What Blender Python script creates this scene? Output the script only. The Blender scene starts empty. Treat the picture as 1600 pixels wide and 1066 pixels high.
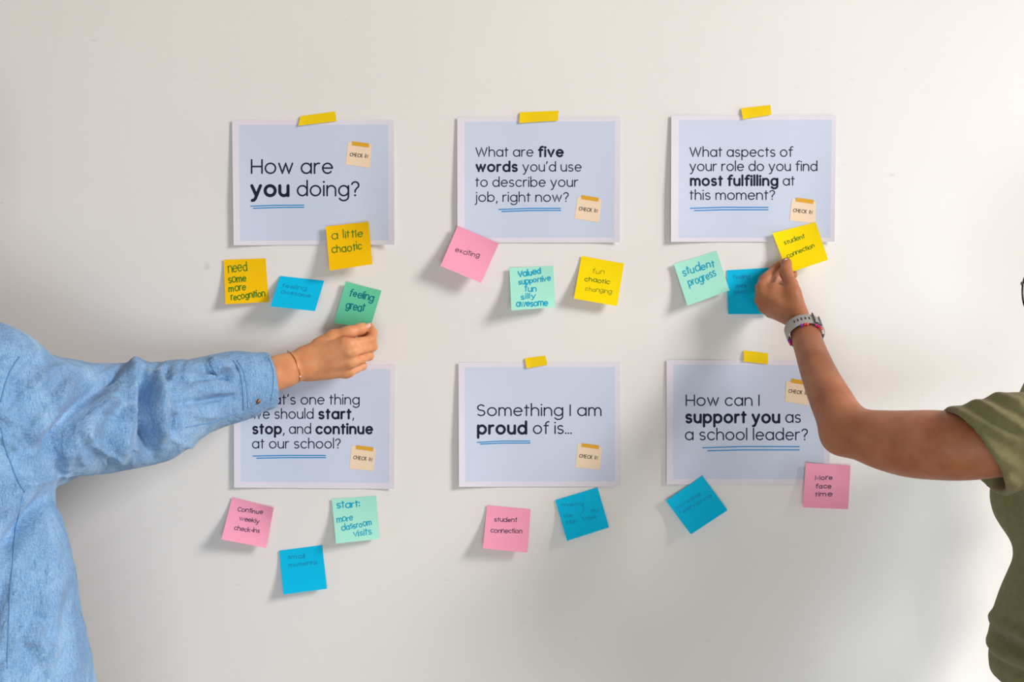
import bpy, bmesh, math, random
import numpy as np
from mathutils import Vector, Matrix

# ------------------------------------------------------------------ camera, light, exposure
SC = bpy.context.scene
COL = SC.collection
D, ZC, S = 2.2, 1.42, 0.0011            # camera distance from the wall, eye height, metres per photo pixel on the wall

cam_d = bpy.data.cameras.new('camera')
cam = bpy.data.objects.new('camera', cam_d)
COL.objects.link(cam)
cam.location = (0, -D, ZC)
cam.rotation_euler = (math.radians(90), 0, 0)
cam_d.sensor_width = 36
cam_d.lens = 36 * D / (1600 * S)
SC.camera = cam

world = bpy.data.worlds.new('world')
SC.world = world
world.use_nodes = True
bg = world.node_tree.nodes['Background']
bg.inputs['Color'].default_value = (1.0, 0.85, 0.68, 1)
bg.inputs['Strength'].default_value = 0.24


def area(name, loc, target, sx, sy, power, color):
    l = bpy.data.lights.new(name, 'AREA')
    l.shape = 'RECTANGLE'
    l.size, l.size_y, l.energy, l.color = sx, sy, power, color
    o = bpy.data.objects.new(name, l)
    COL.objects.link(o)
    o.location = loc
    o.rotation_euler = (Vector(target) - Vector(loc)).to_track_quat('-Z', 'Y').to_euler()
    return o


# daylight from the tall window off to the right, and the pane of it that stands close to the wall
area('window_daylight', (5.5, -3.6, 4.1), (0, 0, 1.3), 1.6, 2.1, 420, (1.0, 0.96, 0.95))
area('window_daylight_near', (1.85, -0.40, 0.74), (0.72, -0.02, 1.0), 0.42, 1.2, 21, (0.80, 0.92, 1.0))
# cool fill light added low behind the camera to brighten the lower wall
area('room_fill', (0.15, -3.3, 0.7), (-0.1, 0, 1.0), 1.8, 1.0, 36, (0.82, 0.93, 1.0))

SC.view_settings.view_transform = 'Standard'
SC.view_settings.look = 'None'
SC.view_settings.gamma = 1
SC.view_settings.use_curve_mapping = False
SC.view_settings.exposure = 0.06


# ------------------------------------------------------------------ helpers
def P(px, py, d):
    f = (D - d) / D
    return np.array([(px - 800) * S * f, -d, ZC - (py - 533) * S * f])


def PR(rpx, d):
    return rpx * S * (D - d) / D


def lin(c):
    return tuple((v / 255 / 12.92) if v / 255 <= 0.04045 else ((v / 255 + 0.055) / 1.055) ** 2.4 for v in c)


def tag(o, label=None, cat=None, group=None, kind=None):
    if label: o['label'] = label
    if cat: o['category'] = cat
    if group: o['group'] = group
    if kind: o['kind'] = kind
    return o


def link(name, me, parent=None, mats=(), smooth=True):
    o = bpy.data.objects.new(name, me)
    COL.objects.link(o)
    for m in mats:
        me.materials.append(m)
    if smooth and len(me.polygons):
        me.polygons.foreach_set('use_smooth', [True] * len(me.polygons))
    if parent:
        o.parent = parent
    return o


def pydata(name, v, f, parent=None, mats=(), smooth=True):
    me = bpy.data.meshes.new(name)
    me.from_pydata([tuple(map(float, p)) for p in v], [], f)
    me.update()
    return link(name, me, parent, mats, smooth)


def empty(name, loc):
    o = bpy.data.objects.new(name, None)
    COL.objects.link(o)
    o.location = loc
    o.empty_display_size = 0.1
    return o


def set_parent(o, p):
    """parent without moving (geometry of children is in world space)"""
    o.parent = p
    o.matrix_parent_inverse = Matrix.Translation(p.location).inverted()


def mat(name, color, rough=0.6, spec=0.3, translucent=0.0, sss=0.0, sss_r=(0.01, 0.004, 0.002), metal=0.0, sheen=0.0):
    m = bpy.data.materials.new(name)
    m.use_nodes = True
    nt = m.node_tree
    b = nt.nodes['Principled BSDF']
    b.inputs['Base Color'].default_value = (*color, 1)
    b.inputs['Roughness'].default_value = rough
    b.inputs['Specular IOR Level'].default_value = spec
    b.inputs['Metallic'].default_value = metal
    b.inputs['Sheen Weight'].default_value = sheen
    if sss:
        b.inputs['Subsurface Weight'].default_value = sss
        b.inputs['Subsurface Radius'].default_value = sss_r
        b.inputs['Subsurface Scale'].default_value = 1.0
    if translucent:
        t = nt.nodes.new('ShaderNodeBsdfTranslucent')
        t.inputs['Color'].default_value = (*color, 1)
        mx = nt.nodes.new('ShaderNodeMixShader')
        mx.inputs[0].default_value = translucent
        nt.links.new(b.outputs[0], mx.inputs[1])
        nt.links.new(t.outputs[0], mx.inputs[2])
        nt.links.new(mx.outputs[0], nt.nodes['Material Output'].inputs['Surface'])
    return m


def noise(nt, scale, detail=4, rough=0.6, vec=None, dist=0.0):
    n = nt.nodes.new('ShaderNodeTexNoise')
    n.inputs['Scale'].default_value = scale
    n.inputs['Detail'].default_value = detail
    n.inputs['Roughness'].default_value = rough
    n.inputs['Distortion'].default_value = dist
    if vec is not None:
        nt.links.new(vec, n.inputs['Vector'])
    return n.outputs['Fac']


def objvec(nt, scale=(1, 1, 1), rot=(0, 0, 0)):
    t = nt.nodes.new('ShaderNodeTexCoord')
    mp = nt.nodes.new('ShaderNodeMapping')
    mp.inputs['Scale'].default_value = scale
    mp.inputs['Rotation'].default_value = rot
    nt.links.new(t.outputs['Object'], mp.inputs['Vector'])
    return mp.outputs['Vector']


def ramp(nt, fac, stops):
    r = nt.nodes.new('ShaderNodeValToRGB')
    els = r.color_ramp.elements
    while len(els) < len(stops):
        els.new(0.5)
    for e, (p, c) in zip(els, stops):
        e.position = p
        e.color = (*c, 1)
    nt.links.new(fac, r.inputs['Fac'])
    return r.outputs['Color']


def mixc(nt, fac, a, b, mode='MIX'):
    m = nt.nodes.new('ShaderNodeMix')
    m.data_type = 'RGBA'
    m.blend_type = mode
    for sock, v in ((m.inputs[0], fac), (m.inputs[6], a), (m.inputs[7], b)):
        if hasattr(v, 'is_linked'):
            nt.links.new(v, sock)
        elif isinstance(v, (int, float)):
            sock.default_value = v
        else:
            sock.default_value = (*v, 1)
    return m.outputs[2]


def bump(nt, bsdf, h, strength, dist=0.002, prev=None):
    b = nt.nodes.new('ShaderNodeBump')
    b.inputs['Strength'].default_value = strength
    b.inputs['Distance'].default_value = dist
    nt.links.new(h, b.inputs['Height'])
    if prev is not None:
        nt.links.new(prev, b.inputs['Normal'])
    nt.links.new(b.outputs[0], bsdf.inputs['Normal'])
    return b.outputs[0]


# ------------------------------------------------------------------ materials
def m_wall():
    m = mat('wall_paint', lin((226, 221, 215)), 0.75, 0.2)
    nt = m.node_tree
    b = nt.nodes['Principled BSDF']
    v = objvec(nt)
    big = ramp(nt, noise(nt, 2.2, 3, 0.5, v), [(0.3, lin((227, 224, 220))), (0.7, lin((231, 228, 224)))])
    # small chips, dents and scuffs in the old paint
    sp = ramp(nt, noise(nt, 34, 2, 0.4, objvec(nt, (1, 1, 0.6), (0, 0.5, 0)), 0.4), [(0.785, (0, 0, 0)), (0.83, (.5, .5, .5))])
    sp2 = ramp(nt, noise(nt, 90, 1, 0.3, objvec(nt, (0.35, 1, 1), (0, 0.2, 0)), 0.2), [(0.78, (0, 0, 0)), (0.85, (.6, .6, .6))])
    c = mixc(nt, sp, big, lin((205, 198, 190)))
    c = mixc(nt, sp2, c, lin((206, 200, 192)))
    nt.links.new(c, b.inputs['Base Color'])
    n1 = bump(nt, b, noise(nt, 260, 4, 0.65, v), 0.05, 0.002)
    bump(nt, b, noise(nt, 26, 3, 0.5, v), 0.03, 0.01, n1)
    return m


def m_skin(name, c1, c2, c3):
    m = mat(name, c1, 0.48, 0.35, sss=0.22, sss_r=(0.012, 0.005, 0.003))
    nt = m.node_tree
    b = nt.nodes['Principled BSDF']
    v = objvec(nt)
    c = ramp(nt, noise(nt, 22, 4, 0.6, v), [(0.32, c2), (0.55, c1), (0.75, c3)])
    nt.links.new(c, b.inputs['Base Color'])
    bump(nt, b, noise(nt, 420, 3, 0.6, v), 0.12, 0.001)
    return m


def m_denim():
    m = mat('washed_denim', lin((120, 165, 210)), 0.85, 0.1, sheen=0.15)
    nt = m.node_tree
    b = nt.nodes['Principled BSDF']
    v = objvec(nt)
    wash = ramp(nt, noise(nt, 9, 6, 0.62, objvec(nt, (1, 1, 0.7), (0, 0.4, 0)), 1.6),
                [(0.28, lin((54, 100, 150))), (0.5, lin((92, 142, 188))), (0.74, lin((154, 192, 223)))])
    th = noise(nt, 1, 2, 0.5, objvec(nt, (90, 700, 700)))
    th2 = noise(nt, 1, 2, 0.5, objvec(nt, (700, 700, 90)))
    c = mixc(nt, 0.28, wash, ramp(nt, th, [(0.35, lin((84, 130, 180))), (0.65, lin((190, 215, 238)))]))
    c = mixc(nt, 0.22, c, ramp(nt, th2, [(0.35, lin((90, 136, 186))), (0.65, lin((190, 215, 238)))]))
    nt.links.new(c, b.inputs['Base Color'])
    n1 = bump(nt, b, noise(nt, 900, 2, 0.6, v), 0.18, 0.001)
    n2 = bump(nt, b, noise(nt, 16, 4, 0.55, objvec(nt, (1, 1, 0.55), (0, 0.7, 0)), 1.2), 0.8, 0.014, n1)
    bump(nt, b, noise(nt, 48, 3, 0.55, objvec(nt, (1, 1, 0.5), (0, -0.5, 0)), 0.8), 0.6, 0.005, n2)
    return m


def m_tshirt():
    m = mat('olive_jersey', lin((108, 106, 72)), 0.9, 0.08, sheen=0.1)
    nt = m.node_tree
    b = nt.nodes['Principled BSDF']
    v = objvec(nt)
    c = ramp(nt, noise(nt, 60, 5, 0.7, v), [(0.3, lin((118, 114, 78))), (0.7, lin((136, 131, 94)))])
    nt.links.new(c, b.inputs['Base Color'])
    n1 = bump(nt, b, noise(nt, 1100, 2, 0.6, v), 0.15, 0.0008)
    bump(nt, b, noise(nt, 14, 3, 0.5, objvec(nt, (1, 1, 0.5), (0, 0.6, 0)), 0.8), 0.35, 0.01, n1)
    return m


def m_note(name, c, tr=0.10):
    m = mat(name, c, 0.7, 0.15, translucent=tr)
    nt = m.node_tree
    b = nt.nodes['Principled BSDF']
    bump(nt, b, noise(nt, 30, 2, 0.5, objvec(nt)), 0.12, 0.003)
    return m


MAT = {
    'wall': m_wall(),
    'floor': mat('floor_boards', lin((150, 128, 104)), 0.5),
    'sheet': mat('paper_border', lin((232, 226, 236)), 0.55, 0.3, translucent=0.08),
    'panel': mat('paper_printed_pale_blue', lin((208, 217, 236)), 0.5, 0.3, translucent=0.08),
    'ink': mat('navy_print', lin((8, 20, 46)), 0.7),
    'ink_light': mat('navy_print_light', lin((16, 28, 58)), 0.7),
    'blue_line': mat('blue_print', lin((50, 140, 205)), 0.6),
    'badge': mat('peach_print', lin((240, 214, 184)), 0.6),
    'badge_tape': mat('ochre_print', lin((222, 164, 40)), 0.6),
    'black_print': mat('black_print', lin((28, 24, 24)), 0.6),
    'tape': m_note('yellow_tape', lin((242, 206, 18)), 0.05),
    'yellow': m_note('yellow_note_paper', lin((255, 226, 0))),
    'amber': m_note('amber_note_paper', lin((255, 202, 4))),
    'blue': m_note('blue_note_paper', lin((0, 196, 240))),
    'mint': m_note('mint_note_paper', lin((174, 238, 218))),
    'green': m_note('green_note_paper', lin((120, 222, 182)), 0.3),
    'pink': m_note('pink_note_paper', lin((255, 168, 196))),
    'pen_green': mat('green_marker', lin((66, 124, 22)), 0.6),
    'pen_olive': mat('faint_green_marker', lin((150, 150, 10)), 0.6),
    'pen_teal': mat('teal_marker', lin((0, 162, 194)), 0.6),
    'pen_petrol': mat('petrol_marker', lin((0, 116, 128)), 0.6),
    'pen_grey': mat('grey_pen', lin((84, 66, 90)), 0.6),
    'pen_faint': mat('faint_blue_pen', lin((0, 140, 190)), 0.6),
    'skin_l': m_skin('tan_skin', lin((220, 152, 106)), lin((206, 136, 90)), lin((228, 166, 124))),
    'skin_r': m_skin('brown_skin', lin((174, 113, 80)), lin((160, 98, 68)), lin((184, 124, 92))),
    'denim': m_denim(),
    'seam': mat('denim_seam', lin((100, 146, 192)), 0.9),
    'tshirt': m_tshirt(),
    'hem': mat('olive_hem', lin((100, 97, 66)), 0.9),
    'jeans': mat('dark_jeans', lin((44, 58, 84)), 0.9),
    'trousers': mat('charcoal_trousers', lin((52, 54, 60)), 0.9),
    'shoe': mat('white_shoe', lin((214, 210, 204)), 0.6),
    'hair_d': mat('dark_hair', lin((46, 32, 24)), 0.5),
    'hair_b': mat('brown_hair', lin((84, 58, 40)), 0.5),
    'nail': mat('nail', lin((236, 216, 214)), 0.25, 0.5),
    'nail_l': mat('nail_plain', lin((226, 172, 148)), 0.3, 0.5),
    'gold': mat('gold', lin((214, 160, 84)), 0.3, 0.5, metal=1.0),
    'brass': mat('copper_button', lin((150, 96, 56)), 0.35, 0.5, metal=0.8),
    'silicone': mat('grey_silicone', lin((176, 170, 166)), 0.55, 0.3),
    'dark': mat('dark_plastic', lin((30, 26, 26)), 0.35, 0.5),
    'steel': mat('dark_steel', lin((110, 106, 106)), 0.35, 0.5, metal=0.8),
    'bead_p': mat('purple_bead', lin((140, 30, 190)), 0.2, 0.6),
    'bead_m': mat('magenta_bead', lin((216, 20, 130)), 0.2, 0.6),
    'bead_r': mat('red_bead', lin((226, 40, 60)), 0.2, 0.6),
    'bead_o': mat('coral_bead', lin((244, 110, 84)), 0.2, 0.6),
    'bead_w': mat('pearl_bead', lin((236, 226, 222)), 0.2, 0.6),
    'frame': mat('tortoise_frame', lin((40, 28, 26)), 0.25, 0.6),
    'eye': mat('eye_white', lin((230, 226, 220)), 0.2, 0.6),
    'iris': mat('iris', lin((60, 40, 28)), 0.2, 0.6),
}
gl = mat('lens_glass', (1, 1, 1), 0.02, 0.5)
gl.node_tree.nodes['Principled BSDF'].inputs['Transmission Weight'].default_value = 1.0
gl.node_tree.nodes['Principled BSDF'].inputs['IOR'].default_value = 1.1
MAT['lens'] = gl


for hk in ('hair_d', 'hair_b'):                             # combed strands
    hn_ = MAT[hk].node_tree
    bump(hn_, hn_.nodes['Principled BSDF'], noise(hn_, 1, 4, 0.6, objvec(hn_, (260, 260, 16)), 0.3), 0.9, 0.004)


# ------------------------------------------------------------------ the setting
def box(name, lo, hi, m, kind='structure'):
    v = [(x, y, z) for x in (lo[0], hi[0]) for y in (lo[1], hi[1]) for z in (lo[2], hi[2])]
    f = [(0, 1, 3, 2), (4, 6, 7, 5), (0, 4, 5, 1), (2, 3, 7, 6), (0, 2, 6, 4), (1, 5, 7, 3)]
    o = pydata(name, v, f, mats=[m], smooth=False)
    o['kind'] = kind
    return o


box('wall_back', (-4, 0, 0), (4, 0.15, 3.2), MAT['wall'])
box('floor', (-4, -4, -0.1), (4, 0.15, 0), MAT['floor'])

# ------------------------------------------------------------------ stroke lettering (monoline skeletons)
def arc(cx, cy, rx, ry, a0, a1, n=18):
    return [(cx + rx * math.cos(math.radians(a0 + (a1 - a0) * i / n)), cy + ry * math.sin(math.radians(a0 + (a1 - a0) * i / n)))
            for i in range(n + 1)]


B, T, A, C = 0.05, 0.95, 1.42, 1.27
bowl = lambda cx=0.43: arc(cx, 0.5, 0.43, 0.45, 0, 360, 32)
arch = lambda x, w: [(x, B)] + [(x, 0.55)] + arc(x + w / 2, 0.55, w / 2, 0.4, 180, 0, 16) + [(x + w, B)]
dot = lambda x, y: [(x, y), (x + 0.001, y)]
GL = {   # glyph: (width, strokes)
    'a': (.86, [bowl(), [(.86, T), (.86, B)]]),
    'b': (.86, [bowl(), [(0, A), (0, B)]]),
    'c': (.76, [arc(.43, .5, .43, .45, 42, 318, 26)]),
    'd': (.86, [bowl(), [(.86, A), (.86, B)]]),
    'e': (.84, [[(.01, .52), (.85, .52)] + arc(.43, .5, .42, .45, 4, 318, 28)]),
    'f': (.46, [[(.2, B), (.2, 1.1)] + arc(.48, 1.1, .28, .3, 180, 75, 10), [(0, T), (.48, T)]]),
    'g': (.86, [bowl(), [(.86, T), (.86, 0.0)] + arc(.43, -.02, .43, .38, 0, -150, 16)]),
    'h': (.76, [[(0, A), (0, B)], arch(0, .76)[1:]]),
    'i': (0, [[(0, T), (0, B)], dot(0, 1.3)]),
    'j': (.12, [[(.12, T), (.12, -.12)] + arc(-.1, -.12, .22, .26, 0, -90, 8), dot(.12, 1.3)]),
    'k': (.68, [[(0, A), (0, B)], [(.64, T), (.02, .42)], [(.2, .58), (.68, B)]]),
    'l': (0, [[(0, A), (0, B)]]),
    'm': (1.26, [[(0, T), (0, B)], arch(0, .63)[1:], arch(.63, .63)[1:]]),
    'n': (.76, [[(0, T), (0, B)], arch(0, .76)[1:]]),
    'o': (.9, [arc(.45, .5, .45, .45, 0, 360, 32)]),
    'p': (.86, [bowl(), [(0, T), (0, -.42)]]),
    'q': (.86, [bowl(), [(.86, T), (.86, -.42)]]),
    'r': (.42, [[(0, T), (0, B)], [(0, .55)] + arc(.36, .55, .36, .4, 180, 78, 10)]),
    's': (.62, [arc(.31, .725, .28, .225, 35, 270, 16) + arc(.31, .275, .3, .225, 90, -145, 16)[1:]]),
    't': (.4, [[(.18, 1.24), (.18, B)], [(0, T), (.42, T)]]),
    'u': (.74, [[(0, T), (0, .42)] + arc(.37, .42, .37, .37, 180, 360, 16), [(.74, T), (.74, B)]]),
    'v': (.78, [[(0, T), (.39, B), (.78, T)]]),
    'w': (1.2, [[(0, T), (.31, B), (.6, T), (.89, B), (1.2, T)]]),
    'x': (.7, [[(0, T), (.7, B)], [(.7, T), (0, B)]]),
    'y': (.78, [[(0, T), (.4, B)], [(.78, T), (.32, -.2), (.2, -.36), (.04, -.38)]]),
    'z': (.66, [[(0, T), (.66, T), (0, B), (.66, B)]]),
    'C': (.95, [arc(.6, .66, .6, .62, 45, 315, 26)]),
    'E': (.62, [[(.62, C), (0, C), (0, B), (.62, B)], [(0, .66), (.56, .66)]]),
    'H': (.92, [[(0, C), (0, B)], [(.92, C), (.92, B)], [(0, .66), (.92, .66)]]),
    'I': (0, [[(0, C), (0, B)]]),
    'K': (.8, [[(0, C), (0, B)], [(.76, C), (.02, .55)], [(.22, .72), (.8, B)]]),
    'M': (1.1, [[(0, B), (.05, C), (.55, .3), (1.05, C), (1.1, B)]]),
    'N': (.9, [[(0, B), (0, C), (.9, B), (.9, C)]]),
    'S': (.78, [arc(.39, .96, .35, .31, 35, 270, 18) + arc(.39, .35, .38, .3, 90, -145, 18)[1:]]),
    'V': (1.0, [[(0, C), (.5, B), (1.0, C)]]),
    'W': (1.55, [[(0, C), (.4, B), (.775, C), (1.15, B), (1.55, C)]]),
    '?': (.62, [arc(.31, 1.0, .31, .3, 165, -60, 16) + [(.3, .52), (.3, .38)], dot(.3, .08)]),
    ',': (.1, [[(.1, .08), (0, -.22)]]),
    "'": (.1, [[(.1, 1.4), (0, 1.1)]]),
    '.': (0, [dot(0, .08)]),
    ':': (0, [dot(0, .12), dot(0, .75)]),
    '!': (0, [[(0, C), (0, .4)], dot(0, .08)]),
    '-': (.45, [[(0, .45), (.45, .45)]]),
}


class Ink:
    """collects flat pen strokes in photo pixels, builds one mesh lying on a surface"""
    def __init__(self):
        self.v, self.f = [], []

    def disc(self, c, r, n=10):
        k = len(self.v)
        self.v += [(c[0] + r * math.cos(2 * math.pi * i / n), c[1] + r * math.sin(2 * math.pi * i / n)) for i in range(n)]
        self.f.append(tuple(range(k, k + n)))

    def stroke(self, pts, w):
        pts = [p for i, p in enumerate(pts) if i == 0 or math.dist(p, pts[i - 1]) > 1e-4]
        r = w / 2
        if len(pts) < 2 or math.dist(pts[0], pts[-1]) < 0.02 and len(pts) < 4:
            self.disc(pts[0], r * 1.3, 12)
            return
        fine = [pts[0]]                                   # long straight runs are cut so they follow a curled sheet
        for a, b in zip(pts, pts[1:]):
            n = max(1, int(math.dist(a, b) / 4))
            fine += [(a[0] + (b[0] - a[0]) * i / n, a[1] + (b[1] - a[1]) * i / n) for i in range(1, n + 1)]
        pts = fine
        n = len(pts)
        k = len(self.v)
        prev = None
        for i, p in enumerate(pts):
            a, b = pts[max(0, i - 1)], pts[min(n - 1, i + 1)]
            tx, ty = b[0] - a[0], b[1] - a[1]
            l = math.hypot(tx, ty) or 1
            nx, ny = -ty / l * r, tx / l * r
            self.v += [(p[0] + nx, p[1] + ny), (p[0] - nx, p[1] - ny)]
            if i:
                j = k + 2 * i
                self.f.append((j - 2, j - 1, j + 1, j))
        self.disc(pts[0], r)
        self.disc(pts[-1], r)
        for i in range(1, n - 1):
            a = math.atan2(pts[i][1] - pts[i - 1][1], pts[i][0] - pts[i - 1][0])
            b = math.atan2(pts[i + 1][1] - pts[i][1], pts[i + 1][0] - pts[i][0])
            if abs((b - a + math.pi) % (2 * math.pi) - math.pi) > 0.5:
                self.disc(pts[i], r)

    def line(self, text, p0, p1, unit, w, gap=0.3, jit=0.0, slant=0.0, bold_w=None, rng=None, other=None, space=0.42):
        """text between p0 and p1 (baseline ends, photo px); *bold* runs; unit = x-height in px"""
        x, items, bold = 0.0, [], False
        for ch in text:
            if ch == '*':
                bold = not bold
                continue
            if ch == ' ':
                x += space
                continue
            gw, st = GL[ch]
            if bold:
                x += 0.06
            items.append((x, ch, bold))
            x += gw + gap + (0.06 if bold else 0)
        total = x - gap
        dx, dy = p1[0] - p0[0], p1[1] - p0[1]
        L = math.hypot(dx, dy)
        ux, uy = dx / L, dy / L
        sx = L / total
        for x, ch, b in items:
            ox = rng.uniform(-.05, .05) * jit if jit else 0
            oy = rng.uniform(-.12, .12) * jit if jit else 0
            sc = 1 + (rng.uniform(-.12, .12) * jit if jit else 0)
            ink = other if (b and other) else self
            for st in GL[ch][1]:
                pts = []
                for gx, gy in st:
                    lx = (x + ox + gx * sc) * sx + slant * gy * unit
                    ly = (gy * sc + oy) * unit
                    pts.append((p0[0] + ux * lx + uy * ly, p0[1] + uy * lx - ux * ly))
                if len(st) == 2 and math.dist(st[0], st[1]) < 0.01:
                    pts = [pts[0], (pts[0][0] + 0.001, pts[0][1])]
                ink.stroke(pts, (bold_w if b and bold_w else w))

    def build(self, name, sheet, m, parent, off=0.0003):
        v = [sheet.at_px(px, py, off) for px, py in self.v]
        o = pydata(name, v, [tuple(reversed(f)) for f in self.f], mats=[m], smooth=False)
        set_parent(o, parent)
        return o


class Sheet:
    """a curled sheet of paper seen at four photo pixels; lift = distance from the wall"""
    def __init__(self, corners, lift):
        self.c = np.array(corners, float)                 # TL TR BR BL
        self.lift = lift
        tl, tr, br, bl = self.c
        a, b = tr - tl, bl - tl
        self.inv = np.linalg.inv(np.array([[a[0], b[0]], [a[1], b[1]]]))

    def px(self, u, v):
        tl, tr, br, bl = self.c
        return (tl * (1 - u) + tr * u) * (1 - v) + (bl * (1 - u) + br * u) * v

    def at(self, u, v, off=0.0):
        q = self.px(u, v)
        return P(q[0], q[1], self.lift(u, v) + off)

    def at_px(self, px, py, off=0.0):
        p = np.array([px, py])
        uv = self.inv @ (p - self.c[0])
        for _ in range(3):
            e = p - self.px(*uv)
            uv = uv + self.inv @ e
        return P(px, py, self.lift(float(uv[0]), float(uv[1])) + off)

    def mesh(self, name, nu, nv, mats, panel=None, thick=0.00025, parent=None):
        us = list(np.linspace(0, 1, nu + 1))
        vs = list(np.linspace(0, 1, nv + 1))
        if panel:
            us = sorted(us + [panel[0], panel[2]])
            vs = sorted(vs + [panel[1], panel[3]])
        nu, nv = len(us), len(vs)
        v = [self.at(u, w) for w in vs for u in us]
        f, mi = [], []
        for j in range(nv - 1):
            for i in range(nu - 1):
                f.append((j * nu + i, (j + 1) * nu + i, (j + 1) * nu + i + 1, j * nu + i + 1))
                um, vm = (us[i] + us[i + 1]) / 2, (vs[j] + vs[j + 1]) / 2
                mi.append(1 if panel and panel[0] < um < panel[2] and panel[1] < vm < panel[3] else 0)
        # back side, so the sheet has a thickness
        n = len(v)
        v += [np.array(p) + np.array([0, thick, 0]) for p in v]
        front = list(f)
        f += [tuple(n + k for k in reversed(q)) for q in front]
        mi += [0] * len(front)
        ring = [i for i in range(nu)] + [j * nu + nu - 1 for j in range(1, nv)] + \
               [(nv - 1) * nu + i for i in range(nu - 2, -1, -1)] + [j * nu for j in range(nv - 2, 0, -1)]
        for a, b in zip(ring, ring[1:] + ring[:1]):
            f.append((a, b, n + b, n + a))
            mi.append(0)
        o = pydata(name, v, f, mats=mats)
        o.data.polygons.foreach_set('material_index', mi)
        rim = set()                                       # crisp paper edges
        for a, b in zip(ring, ring[1:] + ring[:1]):
            rim.add((min(a, b), max(a, b)))
            rim.add((min(a, b) + n, max(a, b) + n))
        for e in o.data.edges:
            if tuple(sorted(e.vertices)) in rim:
                e.use_edge_sharp = True
        if parent:
            set_parent(o, parent)
        return o


def quad_mesh(name, sheet, quad, m, parent, off, n=6):
    q = np.array(quad, float)
    v, f = [], []
    for j in range(n + 1):
        for i in range(n + 1):
            u, w = i / n, j / n
            p = (q[0] * (1 - u) + q[1] * u) * (1 - w) + (q[3] * (1 - u) + q[2] * u) * w
            v.append(sheet.at_px(p[0], p[1], off))
    for j in range(n):
        for i in range(n):
            k = j * (n + 1) + i
            f.append((k, k + n + 1, k + n + 2, k + 1))
    o = pydata(name, v, f, mats=[m])
    set_parent(o, parent)
    return o


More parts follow.
